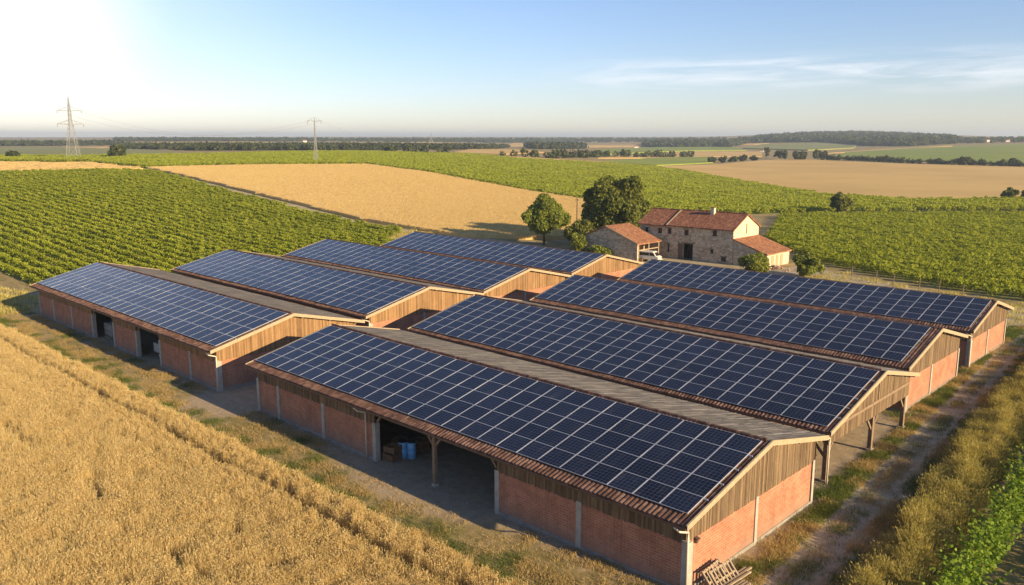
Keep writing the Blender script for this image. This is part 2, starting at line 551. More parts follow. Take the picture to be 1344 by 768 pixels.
# ------------------------------------------------------------------ terrain
TD = np.array([0, 60, 100, 130, 180, 240, 300, 380, 500, 700, 1000, 1500, 2200, 3500, 6000, 12000.])
TU = np.array([-1400, -600, 0, 200, 480, 700, 900, 1100, 1344, 1900, 2800.])
TZ = np.array([
    [0, 0, 0, 1.2, 3.6, 6.5, 9, 10.5, 10, 9, 8, 10, 14, 20, 26, 26],
    [0, 0, 0, 1.2, 3.6, 6.5, 9, 10.5, 10, 9, 8, 10, 14, 20, 26, 26],
    [0, 0, 0, 1.2, 3.6, 6.5, 9, 10.5, 10, 9, 8, 10, 14, 20, 26, 26],
    [0, 0, 0, .6, 3.0, 6.5, 9.3, 11, 11.5, 11, 10, 11, 15, 20, 27, 27],
    [0, 0, 0, 0, .3, 3.0, 6.2, 8.9, 10, 10.5, 9, 8, 12, 20, 30, 30],
    [0, 0, 0, 0, 0, .3, 1.5, 3.5, 6, 8.5, 8, 4, 5, 16, 30, 30],
    [0, 0, 0, 0, 0, 0, 0, 0, .3, .5, 1, 2.5, 6, 16, 28, 28],
    [0, 0, 0, 0, 0, 0, -.3, -.5, 0, .8, 1.5, 4, 26, 56, 40, 30],
    [0, 0, 0, 0, 0, 0, 0, 0, 0, 2, 9.0, 14.8, 15, 20, 28, 28],
    [0, 0, 0, 0, 0, 0, 0, 0, 0, 2, 9.0, 14.8, 15, 20, 28, 28],
    [0, 0, 0, 0, 0, 0, 0, 0, 0, 2, 9.0, 14.8, 15, 20, 28, 28]])
LU = np.linspace(-1400, 2800, 281)
LL = np.linspace(math.log(40), math.log(12000), 260)


def _table():
    lt = np.log(np.maximum(TD, 40.))
    a = np.stack([np.interp(LL, lt, r) for r in TZ])
    a = np.stack([np.interp(LU, TU, a[:, j]) for j in range(a.shape[1])], 1)
    def blur(q, n, s, axis):
        k = np.exp(-.5*(np.arange(-n, n+1)/s)**2)
        k /= k.sum()
        pad = [(0, 0), (0, 0)]
        pad[axis] = (n, n)
        q = np.pad(q, pad, 'edge')
        return np.apply_along_axis(lambda r: np.convolve(r, k, 'valid'), axis, q)
    return blur(blur(a, 14, 5., 0), 9, 3., 1)


LZ = _table()
SY, CYW = math.sin(YAW), math.cos(YAW)


def terrain(x, y):
    x = np.asarray(x, float) - CX
    y = np.asarray(y, float) - CY
    D = -SY*x + CYW*y
    L = CYW*x + SY*y
    Ds = np.maximum(D, 40.)
    u = np.clip(672 + L/Ds*1107, LU[0], LU[-1]-1e-3)
    l = np.clip(np.log(Ds), LL[0], LL[-1]-1e-6)
    fu = (u-LU[0])/(LU[1]-LU[0])
    fl = (l-LL[0])/(LL[1]-LL[0])
    i = np.minimum(fu.astype(int), len(LU)-2)
    j = np.minimum(fl.astype(int), len(LL)-2)
    a, b = fu-i, fl-j
    return (LZ[i, j]*(1-a)*(1-b)+LZ[i+1, j]*a*(1-b)+LZ[i, j+1]*(1-a)*b+LZ[i+1, j+1]*a*b)


def tz(x, y):
    return float(terrain(x, y))


MARCH = np.concatenate([np.linspace(20, 200, 361), np.geomspace(200.5, 12000, 1400)])


def at(px, py, lift=0.):
    """ground point seen at a photo pixel"""
    d = px_dir(px, py)
    P = np.array([CX, CY, CZ])[None]+MARCH[:, None]*d[None]
    g = P[:, 2]-terrain(P[:, 0], P[:, 1])-lift
    k = np.argmax(g < 0)
    if g[k] >= 0: k = len(g)-1
    if k == 0: return P[0, :2]
    a = g[k-1]/(g[k-1]-g[k]+1e-12)
    return (P[k-1]*(1-a)+P[k]*a)[:2]


def px_poly(pts, closed=True):
    out = []
    n = len(pts)
    for i in range(n if closed else n-1):
        a, b = pts[i], pts[(i+1) % n]
        m = max(1, int(max(abs(a[0]-b[0]), abs(a[1]-b[1])*4)/40))
        for k in range(m):
            f = k/m
            out.append(at(a[0]*(1-f)+b[0]*f, a[1]*(1-f)+b[1]*f))
    return np.array(out)


def inside(poly, x, y):
    r = np.zeros(len(x), bool)
    n = len(poly)
    j = n-1
    for i in range(n):
        xi, yi = poly[i]
        xj, yj = poly[j]
        c = ((yi > y) != (yj > y)) & (x < (xj-xi)*(y-yi)/(yj-yi+1e-12)+xi)
        r ^= c
        j = i
    return r


def ground_sheet():
    Ds = np.concatenate([np.linspace(-60, 40, 26)[:-1], np.linspace(40, 200, 81)[:-1], np.geomspace(200, 11000, 190)])
    t = np.linspace(-1, 1, 181)
    V = []
    for D in Ds:
        hw = max(D, 40)*1.75+60
        L = t*hw
        V.append(np.stack([CX-SY*D+CYW*L, CY+CYW*D+SY*L], 1))
    V = np.concatenate(V)
    Z = terrain(V[:, 0], V[:, 1])
    n, m = len(Ds), len(t)
    I = (np.arange(n-1)[:, None]*m+np.arange(m-1)[None]).ravel()
    F = np.stack([I, I+1, I+m+1, I+m], 1)
    o = np_mesh('ground', np.column_stack([V, Z]), F, ground_m, smooth=True)
    return tag(o, kind='structure')


ground_sheet()


def field(name, poly, h, mat, step, label=None, cat=None, kind='structure'):
    """crop or soil sheet laid on the terrain at height h, with its edges brought down to the ground"""
    poly = np.asarray(poly)
    P = []
    n = len(poly)
    for i in range(n):
        a, b = poly[i], poly[(i+1) % n]
        m = max(1, int(np.linalg.norm(b-a)/step))
        for k in range(m): P.append(a+(b-a)*k/m)
    P = np.array(P)
    nb = len(P)
    lo, hi = P.min(0), P.max(0)
    gx, gy = np.meshgrid(np.arange(lo[0], hi[0], step), np.arange(lo[1], hi[1], step))
    g = np.column_stack([gx.ravel(), gy.ravel()])+rng.uniform(-.2, .2, (gx.size, 2))*step
    g = g[inside(poly, g[:, 0], g[:, 1])]
    A = np.concatenate([P, g])
    r = geometry.delaunay_2d_cdt([Vector(p) for p in A], [(i, (i+1) % nb) for i in range(nb)], [], 1, 1e-4)
    V = np.array([tuple(v) for v in r[0]])
    F = np.array([f for f in r[2] if len(f) == 3])
    Z = terrain(V[:, 0], V[:, 1])+h
    V3 = np.column_stack([V, Z])
    # boundary skirt
    E = {}
    for f in F:
        for a, b in ((f[0], f[1]), (f[1], f[2]), (f[2], f[0])):
            if (b, a) in E: del E[(b, a)]
            else: E[(a, b)] = 1
    bd = sorted({i for e in E for i in e})
    idx = {v: len(V3)+k for k, v in enumerate(bd)}
    low = V3[bd].copy()
    low[:, 2] -= h+.35
    V3 = np.concatenate([V3, low])
    S = []
    for a, b in E:
        S += [(b, a, idx[a]), (b, idx[a], idx[b])]
    o = np_mesh(name, V3, np.concatenate([F, np.array(S)]), mat)
    return tag(o, label, cat, kind=kind)


# ------------------------------------------------------------------ scattering (one object, geometry nodes)
def scatter_tree():
    g = bpy.data.node_groups.new('scatter', 'GeometryNodeTree')
    g.interface.new_socket('Geometry', in_out='INPUT', socket_type='NodeSocketGeometry')
    g.interface.new_socket('Geometry', in_out='OUTPUT', socket_type='NodeSocketGeometry')
    N, L = g.nodes.new, g.links.new
    gi, go = N('NodeGroupInput'), N('NodeGroupOutput')
    def attr(name, typ):
        a = N('GeometryNodeInputNamedAttribute')
        a.data_type = typ
        a.inputs[0].default_value = name
        return a.outputs[0]
    cmp_ = N('FunctionNodeCompare')
    cmp_.data_type = 'INT'
    cmp_.operation = 'GREATER_EQUAL'
    L(attr('pid', 'INT'), [s for s in cmp_.inputs if s.type == 'INT'][0])
    sp = N('GeometryNodeSeparateGeometry')
    sp.domain = 'POINT'
    L(gi.outputs[0], sp.inputs['Geometry'])
    L(cmp_.outputs[0], sp.inputs['Selection'])
    si = N('GeometryNodeSplitToInstances')
    si.domain = 'POINT'
    L(sp.outputs[0], si.inputs['Geometry'])
    L(attr('pid', 'INT'), si.inputs['Group ID'])
    ip = N('GeometryNodeInstanceOnPoints')
    L(sp.outputs[1], ip.inputs['Points'])
    L(si.outputs[0], ip.inputs['Instance'])
    ip.inputs['Pick Instance'].default_value = True
    L(attr('pick', 'INT'), ip.inputs['Instance Index'])
    L(attr('rot', 'FLOAT_VECTOR'), ip.inputs['Rotation'])
    L(attr('scl', 'FLOAT_VECTOR'), ip.inputs['Scale'])
    L(ip.outputs[0], go.inputs[0])
    return g


SCATTER = scatter_tree()


def scatter(name, protos, pts, rot, scl, mats, label, cat, pick=None, parent=None, kind='stuff'):
    """protos: list of (V, F4, mat_index array); pts (n,3); rot (n,3); scl (n,3)"""
    n = len(pts)
    Vs, Fs, Ms, pid = [], [], [], []
    b = 0
    for i, (V, F, mi) in enumerate(protos):
        Vs.append(V)
        Fs.append(F+b)
        Ms.append(np.broadcast_to(mi, len(F)))
        pid.append(np.full(len(V), i))
        b += len(V)
    V = np.concatenate(Vs+[pts])
    F = np.concatenate(Fs)
    o = np_mesh(name, V, F, mats, parent)
    me = o.data
    me.polygons.foreach_set('material_index', np.concatenate(Ms).astype(np.int32))
    def put(nm, typ, arr, fld):
        a = me.attributes.new(nm, typ, 'POINT')
        a.data.foreach_set(fld, np.ascontiguousarray(arr).ravel())
    put('pid', 'INT', np.concatenate(pid+[np.full(n, -1)]).astype(np.int32), 'value')
    z = np.zeros((b, 3))
    put('rot', 'FLOAT_VECTOR', np.concatenate([z, rot]).astype(np.float32), 'vector')
    put('scl', 'FLOAT_VECTOR', np.concatenate([z+1, scl]).astype(np.float32), 'vector')
    if pick is None: pick = rng.integers(0, len(protos), n)
    put('pick', 'INT', np.concatenate([np.zeros(b), pick]).astype(np.int32), 'value')
    md = o.modifiers.new('scatter', 'NODES')
    md.node_group = SCATTER
    return tag(o, label, cat, kind=kind)


def leaf_cloud(C, size, out=None, aspect=1.5):
    """one quad per centre, random facing (biased outward when out is given)"""
    n = len(C)
    nrm = rng.normal(size=(n, 3))
    if out is not None: nrm = nrm*.75+out
    nrm[:, 2] += .25
    nrm /= np.linalg.norm(nrm, axis=1)[:, None]
    a = np.cross(nrm, rng.normal(size=(n, 3)))
    a /= np.linalg.norm(a, axis=1)[:, None]+1e-9
    b = np.cross(nrm, a)
    s = (np.asarray(size)*rng.uniform(.6, 1.25, n))[:, None]/2
    a, b = a*s*aspect, b*s
    V = np.stack([C-a, C-b*.9+a*.1, C+a, C+b*.9+a*.1], 1).reshape(-1, 3)
    F = np.arange(4*n).reshape(n, 4)
    return V, F


def blades(n, area, h, wd, lean, mi=0, ear=0., ear_w=0., ear_mi=None):
    """thin upright blades: tapering quad strips; optional thicker ear at the tip"""
    Vs, Fs, M = [], [], []
    b = 0
    for k in range(n):
        x, y = rng.uniform(-area/2, area/2, 2)
        hh = h*rng.uniform(.75, 1.15)
        th = rng.uniform(0, 6.283)
        dx, dy = math.cos(th), math.sin(th)
        ph = rng.uniform(0, 6.283)
        lx, ly = math.cos(ph)*lean*hh*rng.uniform(.2, 1.), math.sin(ph)*lean*hh*rng.uniform(.2, 1.)
        ww = wd*rng.uniform(.7, 1.3)
        top = np.array([x+lx, y+ly, hh])
        midp = np.array([x+lx*.3, y+ly*.3, hh*.55])
        w3 = np.array([dx, dy, 0.])*ww/2
        q = [np.array([x, y, -.05])-w3, np.array([x, y, -.05])+w3, midp+w3*.8, midp-w3*.8, top+w3*.25, top-w3*.25]
        Vs += q
        Fs += [(b, b+1, b+2, b+3), (b+3, b+2, b+4, b+5)]
        M += [mi, mi]
        b += 6
        if ear:
            d = np.array([lx, ly, hh])
            d /= np.linalg.norm(d)
            d = d*.8+np.array([math.cos(ph), math.sin(ph), -.1])*.45
            e3 = np.array([dx, dy, 0.])*ear_w/2
            f3 = np.array([-dy, dx, 0.])*ear_w/2
            tip = top+d*ear
            md = top+d*ear*.45
            for g3 in (e3, f3):
                Vs += [top-g3*.4, md-g3, tip, md+g3]
                Fs += [(b, b+1, b+2, b+3)]
                M += [mi if ear_mi is None else ear_mi]
                b += 4
    return np.array(Vs), np.array(Fs), np.array(M)


def upright(n, tilt=.08, rz=None):
    r = np.zeros((n, 3))
    r[:, :2] = rng.normal(0, tilt, (n, 2))
    r[:, 2] = rng.uniform(0, 6.283, n) if rz is None else rz
    return r


def on_ground(x, y, lift=0.):
    return np.column_stack([x, y, terrain(x, y)+lift])

# ------------------------------------------------------------------ barns
# roof extents measured from the photo: x left/right, y front eave, ridge, back eave, z eave, z ridge
BARNS = {
    'R1': (-39.83, 0.0, 0.0, 8.14, 15.32, 3.88, 5.74),
    'R2': (-40.90, -0.59, 17.11, 25.92, 32.83, 3.68, 5.73),
    'R3': (-41.44, -1.92, 34.62, 42.14, 49.69, 3.85, 5.73),
    'R4': (-42.76, -2.14, 52.24, 59.57, 66.4, 3.74, 5.57),
    'L1': (-91.67, -45.99, 0.19, 8.28, 15.97, 3.77, 5.74),
    'L2': (-92.52, -48.42, 17.86, 26.44, 34.56, 3.58, 5.53),
    'L3': (-93.65, -49.6, 35.58, 43.7, 51.59, 3.57, 5.43),
    'L4': (-92.02, -50.61, 52.86, 60.47, 69.43, 3.57, 5.36)}
OX, OY = .45, .78


def corrugated(xa, xb, y0, z0, y1, z1, pitch, amp, thick, rows=1):
    """ribbed sheet between two edges parallel to x"""
    n = int(round((xb-xa)/pitch))
    k = 6
    t = np.linspace(0, n, n*k+1)
    X = xa+t*(xb-xa)/n
    prof = amp*(np.abs(np.cos(t*math.pi))*2-1)
    V, F = [], []
    m = len(X)
    steps = np.linspace(0, 1, rows+1)
    rowsV = []
    for i in range(rows):
        for s, dz in ((steps[i], .012), (steps[i+1], 0. if rows > 1 else .0)):
            rowsV.append(np.column_stack([X, np.full(m, y0+(y1-y0)*s), z0+(z1-z0)*s+prof+(dz if rows > 1 else 0)]))
    top = np.concatenate(rowsV)
    top[:, 2] += .010*np.sin(top[:, 0]*.9+y0)+.006*np.sin(top[:, 0]*2.3+top[:, 1])+rng.normal(0, .004, len(top))
    R = len(rowsV)
    for r in range(R-1):
        I = r*m+np.arange(m-1)
        F.append(np.stack([I, I+1, I+m+1, I+m], 1))
    und = np.array([[xa, y0, z0-thick], [xb, y0, z0-thick], [xb, y1, z1-thick], [xa, y1, z1-thick]])
    b = len(top)
    F = [np.concatenate(F)]
    V = np.concatenate([top, und])
    # end faces, eave strip, underside
    e0 = np.column_stack([X, np.full(m, y0), np.full(m, z0-thick)])
    e1 = np.column_stack([X, np.full(m, y1), np.full(m, z1-thick)])
    V = np.concatenate([V, e0, e1])
    i0, i1 = b+4, b+4+m
    I = np.arange(m-1)
    F.append(np.stack([i0+I, i0+I+1, I+1, I], 1))
    last = (R-1)*m
    F.append(np.stack([last+I, last+I+1, i1+I+1, i1+I], 1))
    F.append(np.array([[b+3, b+2, b+1, b], [0, last, i1, i0], [m-1, i0+m-1, i1+m-1, last+m-1]]))
    return V, np.concatenate(F)


def panel_mesh(wd, ht, f=.015, e=.024):
    """framed module lying in its local xy plane: aluminium rim, cell glass slightly below"""
    mb = MB()
    t = .04
    a, b = wd/2, ht/2
    mb.box(-a, a, -b, -b+f, 0, t, 0).box(-a, a, b-f, b, 0, t, 0)
    mb.box(-a, -a+e, -b+f, b-f, 0, t, 0).box(a-e, a, -b+f, b-f, 0, t, 0)
    mb.box(-a+e, a-e, -b+f, b-f, .004, t-.006, 1)
    me = bpy.data.meshes.new('solar_panel')
    me.from_pydata(mb.v, [], mb.f)
    me.materials.append(alu_m)
    me.materials.append(cells_m)
    me.polygons.foreach_set('material_index', mb.m)
    me.update()
    return me


def board_run(mb, u0, u1, zlo, zhi, plane, at_, w_=.125, side=1):
    """cladding boards standing side by side; zlo/zhi are functions of u"""
    n = max(1, int(round((u1-u0)/w_)))
    for i in range(n):
        a, b = u0+(u1-u0)*i/n+.004, u0+(u1-u0)*(i+1)/n-.004
        d = .022+random.uniform(0, .016)
        j = random.uniform(-.03, .03)
        lo_a, lo_b, hi_a, hi_b = zlo(a)+j, zlo(b)+j, zhi(a), zhi(b)
        if min(hi_a-lo_a, hi_b-lo_b) < .03: continue
        c0, c1 = at_, at_+side*d
        if plane == 'y':
            p = [(a, c0, lo_a), (b, c0, lo_b), (b, c1, lo_b), (a, c1, lo_a), (a, c0, hi_a), (b, c0, hi_b), (b, c1, hi_b), (a, c1, hi_a)]
        else:
            p = [(c0, a, lo_a), (c0, b, lo_b), (c1, b, lo_b), (c1, a, lo_a), (c0, a, hi_a), (c0, b, hi_b), (c1, b, hi_b), (c1, a, hi_a)]
        mb.hexa(p)


def braced_post(parent, x, y, z1, dirs, s=.24, base=True):
    """timber post on a stone pad with curved-in braces"""
    p = MB().box(x-s/2, x+s/2, y-s/2, y+s/2, 0, z1).build('post', beam_m, parent, bevel=.015)
    if base: MB().box(x-s*.75, x+s*.75, y-s*.75, y+s*.75, -.1, .16).build('pad_stone', concrete_m, p, bevel=.02)
    for dx, dy in dirs:
        MB().beam((x+dx*.1, y+dy*.1, z1-.95), (x+dx*.85, y+dy*.85, z1-.12), .13, .15).build('brace', beam_m, p)
    return p


def barn(key, label, cols, rows, pil, openings, gable='brick', mid_post=(), clad=None, pan=None, back_tiles=tilegrey_m):
    xl, xr, yf, yr, yb, ze, zr = BARNS[key]
    root = thing('barn', label, 'barn', ((xl+xr)/2, (yf+yb)/2, 0), group='brick barns with solar roofs')
    ox, oy = (xl+xr)/2, (yf+yb)/2

    class Sub:
        pass
    def done(mb, name, mats, par=root, **k):
        mb.v = [(x-ox, y-oy, z) for x, y, z in mb.v]
        return mb.build(name, mats, par, **k)
    def raw(name, V, F, mats):
        V = np.asarray(V)-np.array([ox, oy, 0])
        return np_mesh(name, V, F, mats, root)
    clad = clad or clad_m
    sf = (zr-ze)/(yr-yf)
    zb = zr-sf*(yb-yr)
    def ztop(y):
        return (ze+sf*(y-yf) if y < yr else zr-sf*(y-yr))-.17
    wx0, wx1, wy0, wy1 = xl+OX, xr-OX, yf+OY, yb-OY
    T = .28
    BZ = 2.62
    # --- front: brick bays, cladding above, pilasters
    def solid(a, b):
        return not any(o0-.05 <= (a+b)/2 <= o1+.05 for o0, o1 in openings)
    ends = sorted([wx0, wx1]+list(pil)+[v for o in openings for v in o])
    ends = [e for i, e in enumerate(ends) if i == 0 or e-ends[i-1] > .3]
    for a, b in zip(ends[:-1], ends[1:]):
        if not solid(a, b): continue
        done(MB().box(a, b, wy0, wy0+T, .22, BZ), 'brick_wall', brick_m)
        fb = MB()
        board_run(fb, a, b, lambda u: BZ-.06, lambda u: ztop(wy0), 'y', wy0-.003, side=-1)
        fb.box(a, b, wy0+.02, wy0+.10, BZ+.002, ztop(wy0))
        done(fb, 'front_cladding', clad)
        done(MB().box(a, b, wy0-.05, wy0+T+.02, -.2, .219), 'plinth', plinth_m)
    for x in ends:
        h = BZ+.05
        if gable == 'open' and x > wx1-8: continue
        done(MB().box(x-.17, x+.17, wy0-.075, wy0+T+.03, -.2, h), 'pilaster', concrete_m, bevel=.012)
    for o0, o1 in openings:
        done(MB().box(o0, o1, wy0+.02, wy0+.24, ztop(wy0)-.30, ztop(wy0)-.03), 'lintel_beam', beam_m)
    for x in mid_post:
        p = braced_post(root, x-ox, wy0+.1-oy, ztop(wy0)-.28, [(1, 0), (-1, 0)])
    for o0, o1 in openings:
        for x, s in ((o0, 1), (o1, -1)):
            done(MB().beam((x+s*.17, wy0+.12, ztop(wy0)-1.15), (x+s*.9, wy0+.12, ztop(wy0)-.32), .12, .14), 'brace', beam_m)
    # --- back wall
    done(MB().box(wx0, wx1-(7.5 if gable == 'open' else 0), wy1-T, wy1, -.2, ztop(wy1)), 'brick_wall', brick_m)
    # --- gables
    for gx, s in ((wx0, -1), (wx1, 1)):
        g = MB()
        lo = (lambda u: BZ+.05) if not (gable == 'open' and s == 1) else (lambda u: 2.55)
        for (u0, u1) in ((wy0, yr), (yr, wy1)):
            board_run(g, u0, u1, lo, ztop, 'x', gx, side=s)
        g.prism([(wy0, BZ+.09), (wy1, BZ+.09), (wy1, ztop(wy1)), (yr, ztop(yr)), (wy0, ztop(wy0))], 'x', gx-s*.03, gx-s*.10)
        done(g, 'gable_cladding', clad)
        if gable == 'open' and s == 1:
            done(MB().box(gx-.26, gx-.10, wy0+.1, wy1-.1, 2.45, 2.66), 'tie_beam', beam_m)
            done(MB().prism([(wy0+.02, -.2), (wy1-.29, -.2), (wy1-.29, ztop(wy1)-.1), (yr, ztop(yr)-.1), (wy0+.02, ztop(wy0)-.1)], 'x', wx1-8, wx1-7.7), 'inner_brick_wall', brick_m)
            for k, py in enumerate((wy0+.25, yr-.35, wy1-.3)):
                dirs = [(0, 1)] if k == 0 else ([(0, 1), (0, -1)] if k == 1 else [(0, -1)])
                if k != 1: dirs.append((-1, 0))
                braced_post(root, gx-.18-ox, py-oy, 2.5 if k == 1 else 2.62, dirs, .28)
            continue
        for a, b in ((wy0+.01, yr-.6), (yr-.6, wy1-.01)):
            done(MB().box(gx-(T if s == 1 else 0), gx+(T if s == -1 else 0), a, b, .22, BZ+.10), 'brick_wall', brick_m)
        done(MB().box(gx-T, gx+.05, wy0-.02, wy1+.02, -.2, .218) if s == 1 else MB().box(gx-.05, gx+T, wy0-.02, wy1+.02, -.2, .218), 'plinth', plinth_m)
        if key == 'R1' and s == 1:
            lm = MB().box(gx+.03, gx+.16, wy0+.62, wy0+.80, 2.42, 2.62)
            lm.beam((gx+.03, wy0+.71, 2.70), (gx+.26, wy0+.71, 2.64), .22, .03)
            done(lm, 'wall_lamp', gutter_m)
        for y in (wy0-.003, yr-.6, wy1-.12):
            done(MB().box(gx-.2, gx+.075, y-.1, y+.17, -.2, BZ+.12) if s == 1 else MB().box(gx-.075, gx+.2, y-.1, y+.17, -.2, BZ+.12), 'pilaster', concrete_m, bevel=.012)
    # --- roof
    V, F = corrugated(xl, xr, yf, ze-.03, yr, zr-.03, .27, .028, .13, 1)
    done_o = raw('tiled_roof', V, F, tile_m)
    V, F = corrugated(xl, xr, yb, zb-.03, yr, zr-.03, .30, .016, .13, 6)
    raw('sheet_roof', V, F, back_tiles)
    rc = MB()
    for i in range(int((xr-xl)/.42)):
        x = xl+i*.42
        rc.tube([(x, yr, zr-.03+.012*(i % 2)), (x+.44, yr, zr-.03+.012*(i % 2))], [.115, .125], 8)
    done(rc, 'ridge_cap', tile_m)
    # verge boards and rafters under the eave
    for gx, s in ((xl, -1), (xr, 1)):
        for (ya, za, yb_, zb_) in ((yf, ze, yr, zr), (yr, zr, yb, zb)):
            done(MB().hexa([(gx-s*.06, ya, za-.24), (gx+s*.03, ya, za-.24), (gx+s*.03, yb_, zb_-.24), (gx-s*.06, yb_, zb_-.24),
                            (gx-s*.06, ya, za+.045), (gx+s*.03, ya, za+.045), (gx+s*.03, yb_, zb_+.045), (gx-s*.06, yb_, zb_+.045)]), 'verge_board', verge_m)
        # purlin ends carrying the overhang
        for f in (.12, .5, .88):
            for (ya, za, yb_, zb_) in ((yf, ze, yr, zr), (yb, zb, yr, zr)):
                y, z = ya+(yb_-ya)*f, za+(zb_-za)*f
                done(MB().box(gx-s*.07, gx-s*(OX+.2), y-.07, y+.07, z-.33, z-.165), 'purlin', beam_m)
    rf = MB()
    rf.beam((0, .05, -.24), (0, OY+.3, -.24+sf*(OY+.25)), .09, .12)
    r0 = rf.build('rafter', beam_m, root)
    r0.location = (xl+.3-ox, yf-oy, ze)
    for i in range(1, int((xr-xl)/.9)):
        o = r0.copy()
        COL.objects.link(o)
        o.location = (xl+.3+i*.9-ox, yf-oy, ze)
    gt = MB()
    gt.hexa([(xl, yf-.14, ze-.17), (xr, yf-.14, ze-.17), (xr, yf-.02, ze-.17), (xl, yf-.02, ze-.17),
             (xl, yf-.17, ze-.05), (xr, yf-.17, ze-.05), (xr, yf-.155, ze-.05), (xl, yf-.155, ze-.05)])
    gt.box(xl, xr, yf-.15, yf-.02, ze-.172, ze-.160)
    done(gt, 'gutter', gutter_m)
    # downpipes
    for x, y in ([(xr-OX+.16, wy0-.14)]+([(-25.15, wy0-.16)] if key == 'R1' else [])):
        pp = MB().tube([(x-.35, yf-.09, ze-.2), (x-.1, yf+.05, ze-.42), (x, y-.02, ze-.62), (x, y, ze-.9), (x, y, .05)], .055, 8)
        done(pp, 'downpipe', pipe_m, smooth=True)
    # --- solar panels
    p0, p1, q0, q1 = pan
    ang = math.atan(sf)
    px = (p1-p0)/cols
    slen = (q1-q0)/math.cos(ang)
    py = slen/rows
    me = panel_mesh(px-.014, py-.014, *((.03, .012) if key == 'L1' else (.02, .018) if key[0] == 'L' else (.014, .024)))
    spots = []
    for r in range(rows):
        for c in range(cols):
            s = (r+.5)*py
            spots.append((p0+(c+.5)*px-ox, yf+q0+s*math.cos(ang)-oy, ze+sf*q0+s*math.sin(ang)+.065))
    # rails under the modules
    for r in range(1, rows):
        s = r*py
        y, z = yf+q0+s*math.cos(ang), ze+sf*q0+s*math.sin(ang)
        hgt = .058 if r in (0, rows) else .066
        done(MB().beam((p0-.18, y, z+.03), (p1+.22, y, z+.03), .05 if r in (0, rows) else .035, hgt), 'mounting_rail', alu_m)
    dist = [(x+ox-CX)**2+(y+oy-CY)**2 for x, y, z in spots]
    order = sorted(range(len(spots)), key=lambda i: dist[i])
    for i in order[:100]:
        o = bpy.data.objects.new('solar_panel', me)
        COL.objects.link(o)
        o.parent = root
        o.location = spots[i]
        o.rotation_euler = (ang+random.gauss(0, .003), random.gauss(0, .003), 0)
    rest = order[100:]
    if rest:
        src = np.array([v.co[:] for v in me.vertices])
        R = np.array([[1, 0, 0], [0, math.cos(ang), -math.sin(ang)], [0, math.sin(ang), math.cos(ang)]])
        fs = np.array([p.vertices[:] for p in me.polygons])
        mi = np.array([p.material_index for p in me.polygons])
        V = np.concatenate([src@R.T+np.array(spots[i]) for i in rest])
        F = np.concatenate([fs+k*len(src) for k in range(len(rest))])
        o = np_mesh('solar_panel_field', V, F, [alu_m, cells_m], root)
        o.data.polygons.foreach_set('material_index', np.tile(mi, len(rest)).astype(np.int32))
        o['kind'] = 'stuff'
        o['label'] = 'remaining rows of dark solar panels on the same roof'
    # roof trusses seen through the open bays
    if openings or gable == 'open':
        xs = [x for o0, o1 in openings for x in np.linspace(o0, o1, 3)]+([wx1-4.] if gable == 'open' else [])
        for x in xs:
            t = MB().box(x-.08, x+.08, wy0+.3, wy1-.3, ztop(wy0)-.25, ztop(wy0)-.05)
            t.beam((x, yr, ztop(wy0)-.1), (x, yr, zr-.35), .14, .14)
            done(t, 'roof_truss', beam_m)
    return root


barn('R1', 'nearest barn on the right, with a wide open bay sheltering blue barrels', 25, 5,
     (-36.4, -30.4, -6.9), [(-24.4, -12.9)], mid_post=(-18.45,), pan=(-39.55, -.42, .72, 7.78))
barn('R2', 'barn whose near end is an open timber carport on wooden posts', 26, 6,
     (-35, -29, -23, -17), [(-8.4, -1.04)], gable='open', pan=(-40.62, -1.0, .42, 8.42))
barn('R3', 'closed barn between the carport barn and the rearmost barn of its row', 25, 5,
     (-35, -29, -23, -17, -11, -6), [], pan=(-41.2, -2.8, .72, 7.3))
barn('R4', 'rearmost barn on the right, its gable facing the bend of the track', 26, 5,
     (-37, -31, -25, -19, -13, -7), [], pan=(-42.5, -2.66, .62, 7.1))
barn('L1', 'front left barn beside the wheat with two doorways in its brick wall', 28, 4,
     (-86.4, -80.5, -51.5), [(-74.4, -68.6), (-63.0, -57.6)], clad=clad_sunlit_m, pan=(-91.4, -46.45, .72, 7.75))
barn('L2', 'left barn directly behind the one with two doorways, sunlit orange timber gable', 24, 5,
     (-86, -80, -74, -68, -62, -56), [], clad=clad_sunlit_m, pan=(-92.2, -48.75, .45, 8.2))
barn('L3', 'third left barn back from the wheat, long tan ridge line', 24, 5,
     (-86, -80, -74, -68, -62, -56), [], clad=clad_sunlit_m, pan=(-93.3, -49.95, .45, 7.8))
barn('L4', 'rearmost left barn, closest to the round tree and the stone shed', 23, 4,
     (-86, -80, -74, -68, -62, -56), [], clad=clad_sunlit_m, pan=(-91.7, -50.95, .4, 7.3))

# things sheltering in and leaning on the barns
blue_m = M_plain('blue_plastic', (.17, .42, .68), .4)
white_m = M_plain('dusty_white', (.62, .58, .50), .55)
grey_m = M_plain('grey_board', (.40, .39, .37), .75)
crate_m = M_wood('crate_wood', (.10, .055, .03), (.20, .115, .06), (.31, .19, .10), along='p')
pallet_m = M_wood('pallet_wood', (.17, .13, .085), (.32, .25, .17), (.47, .38, .27), along='p')
black_m = M_plain('black_rubber', (.02, .02, .02), .8)


def barrel(x, y, label):
    t = thing('barrel', label, 'barrel', (x, y, 0), group='blue barrels in the open bay')
    prof = [(.27, 0), (.30, .03), (.30, .36), (.315, .39), (.30, .42), (.30, .76), (.315, .79), (.30, .82), (.29, 1.10), (.27, 1.15), (.0, 1.15)]
    MB().lathe(prof).build('drum', blue_m, t, smooth=True)
    MB().lathe([(.285, 1.12), (.29, 1.15), (.285, 1.185), (.24, 1.19), (.0, 1.18)]).build('lid', black_m, t)
    MB().lathe([(.04, 1.18), (.04, 1.22), (0, 1.22)], (.14, 0, 0), 10).build('bung', black_m, t)


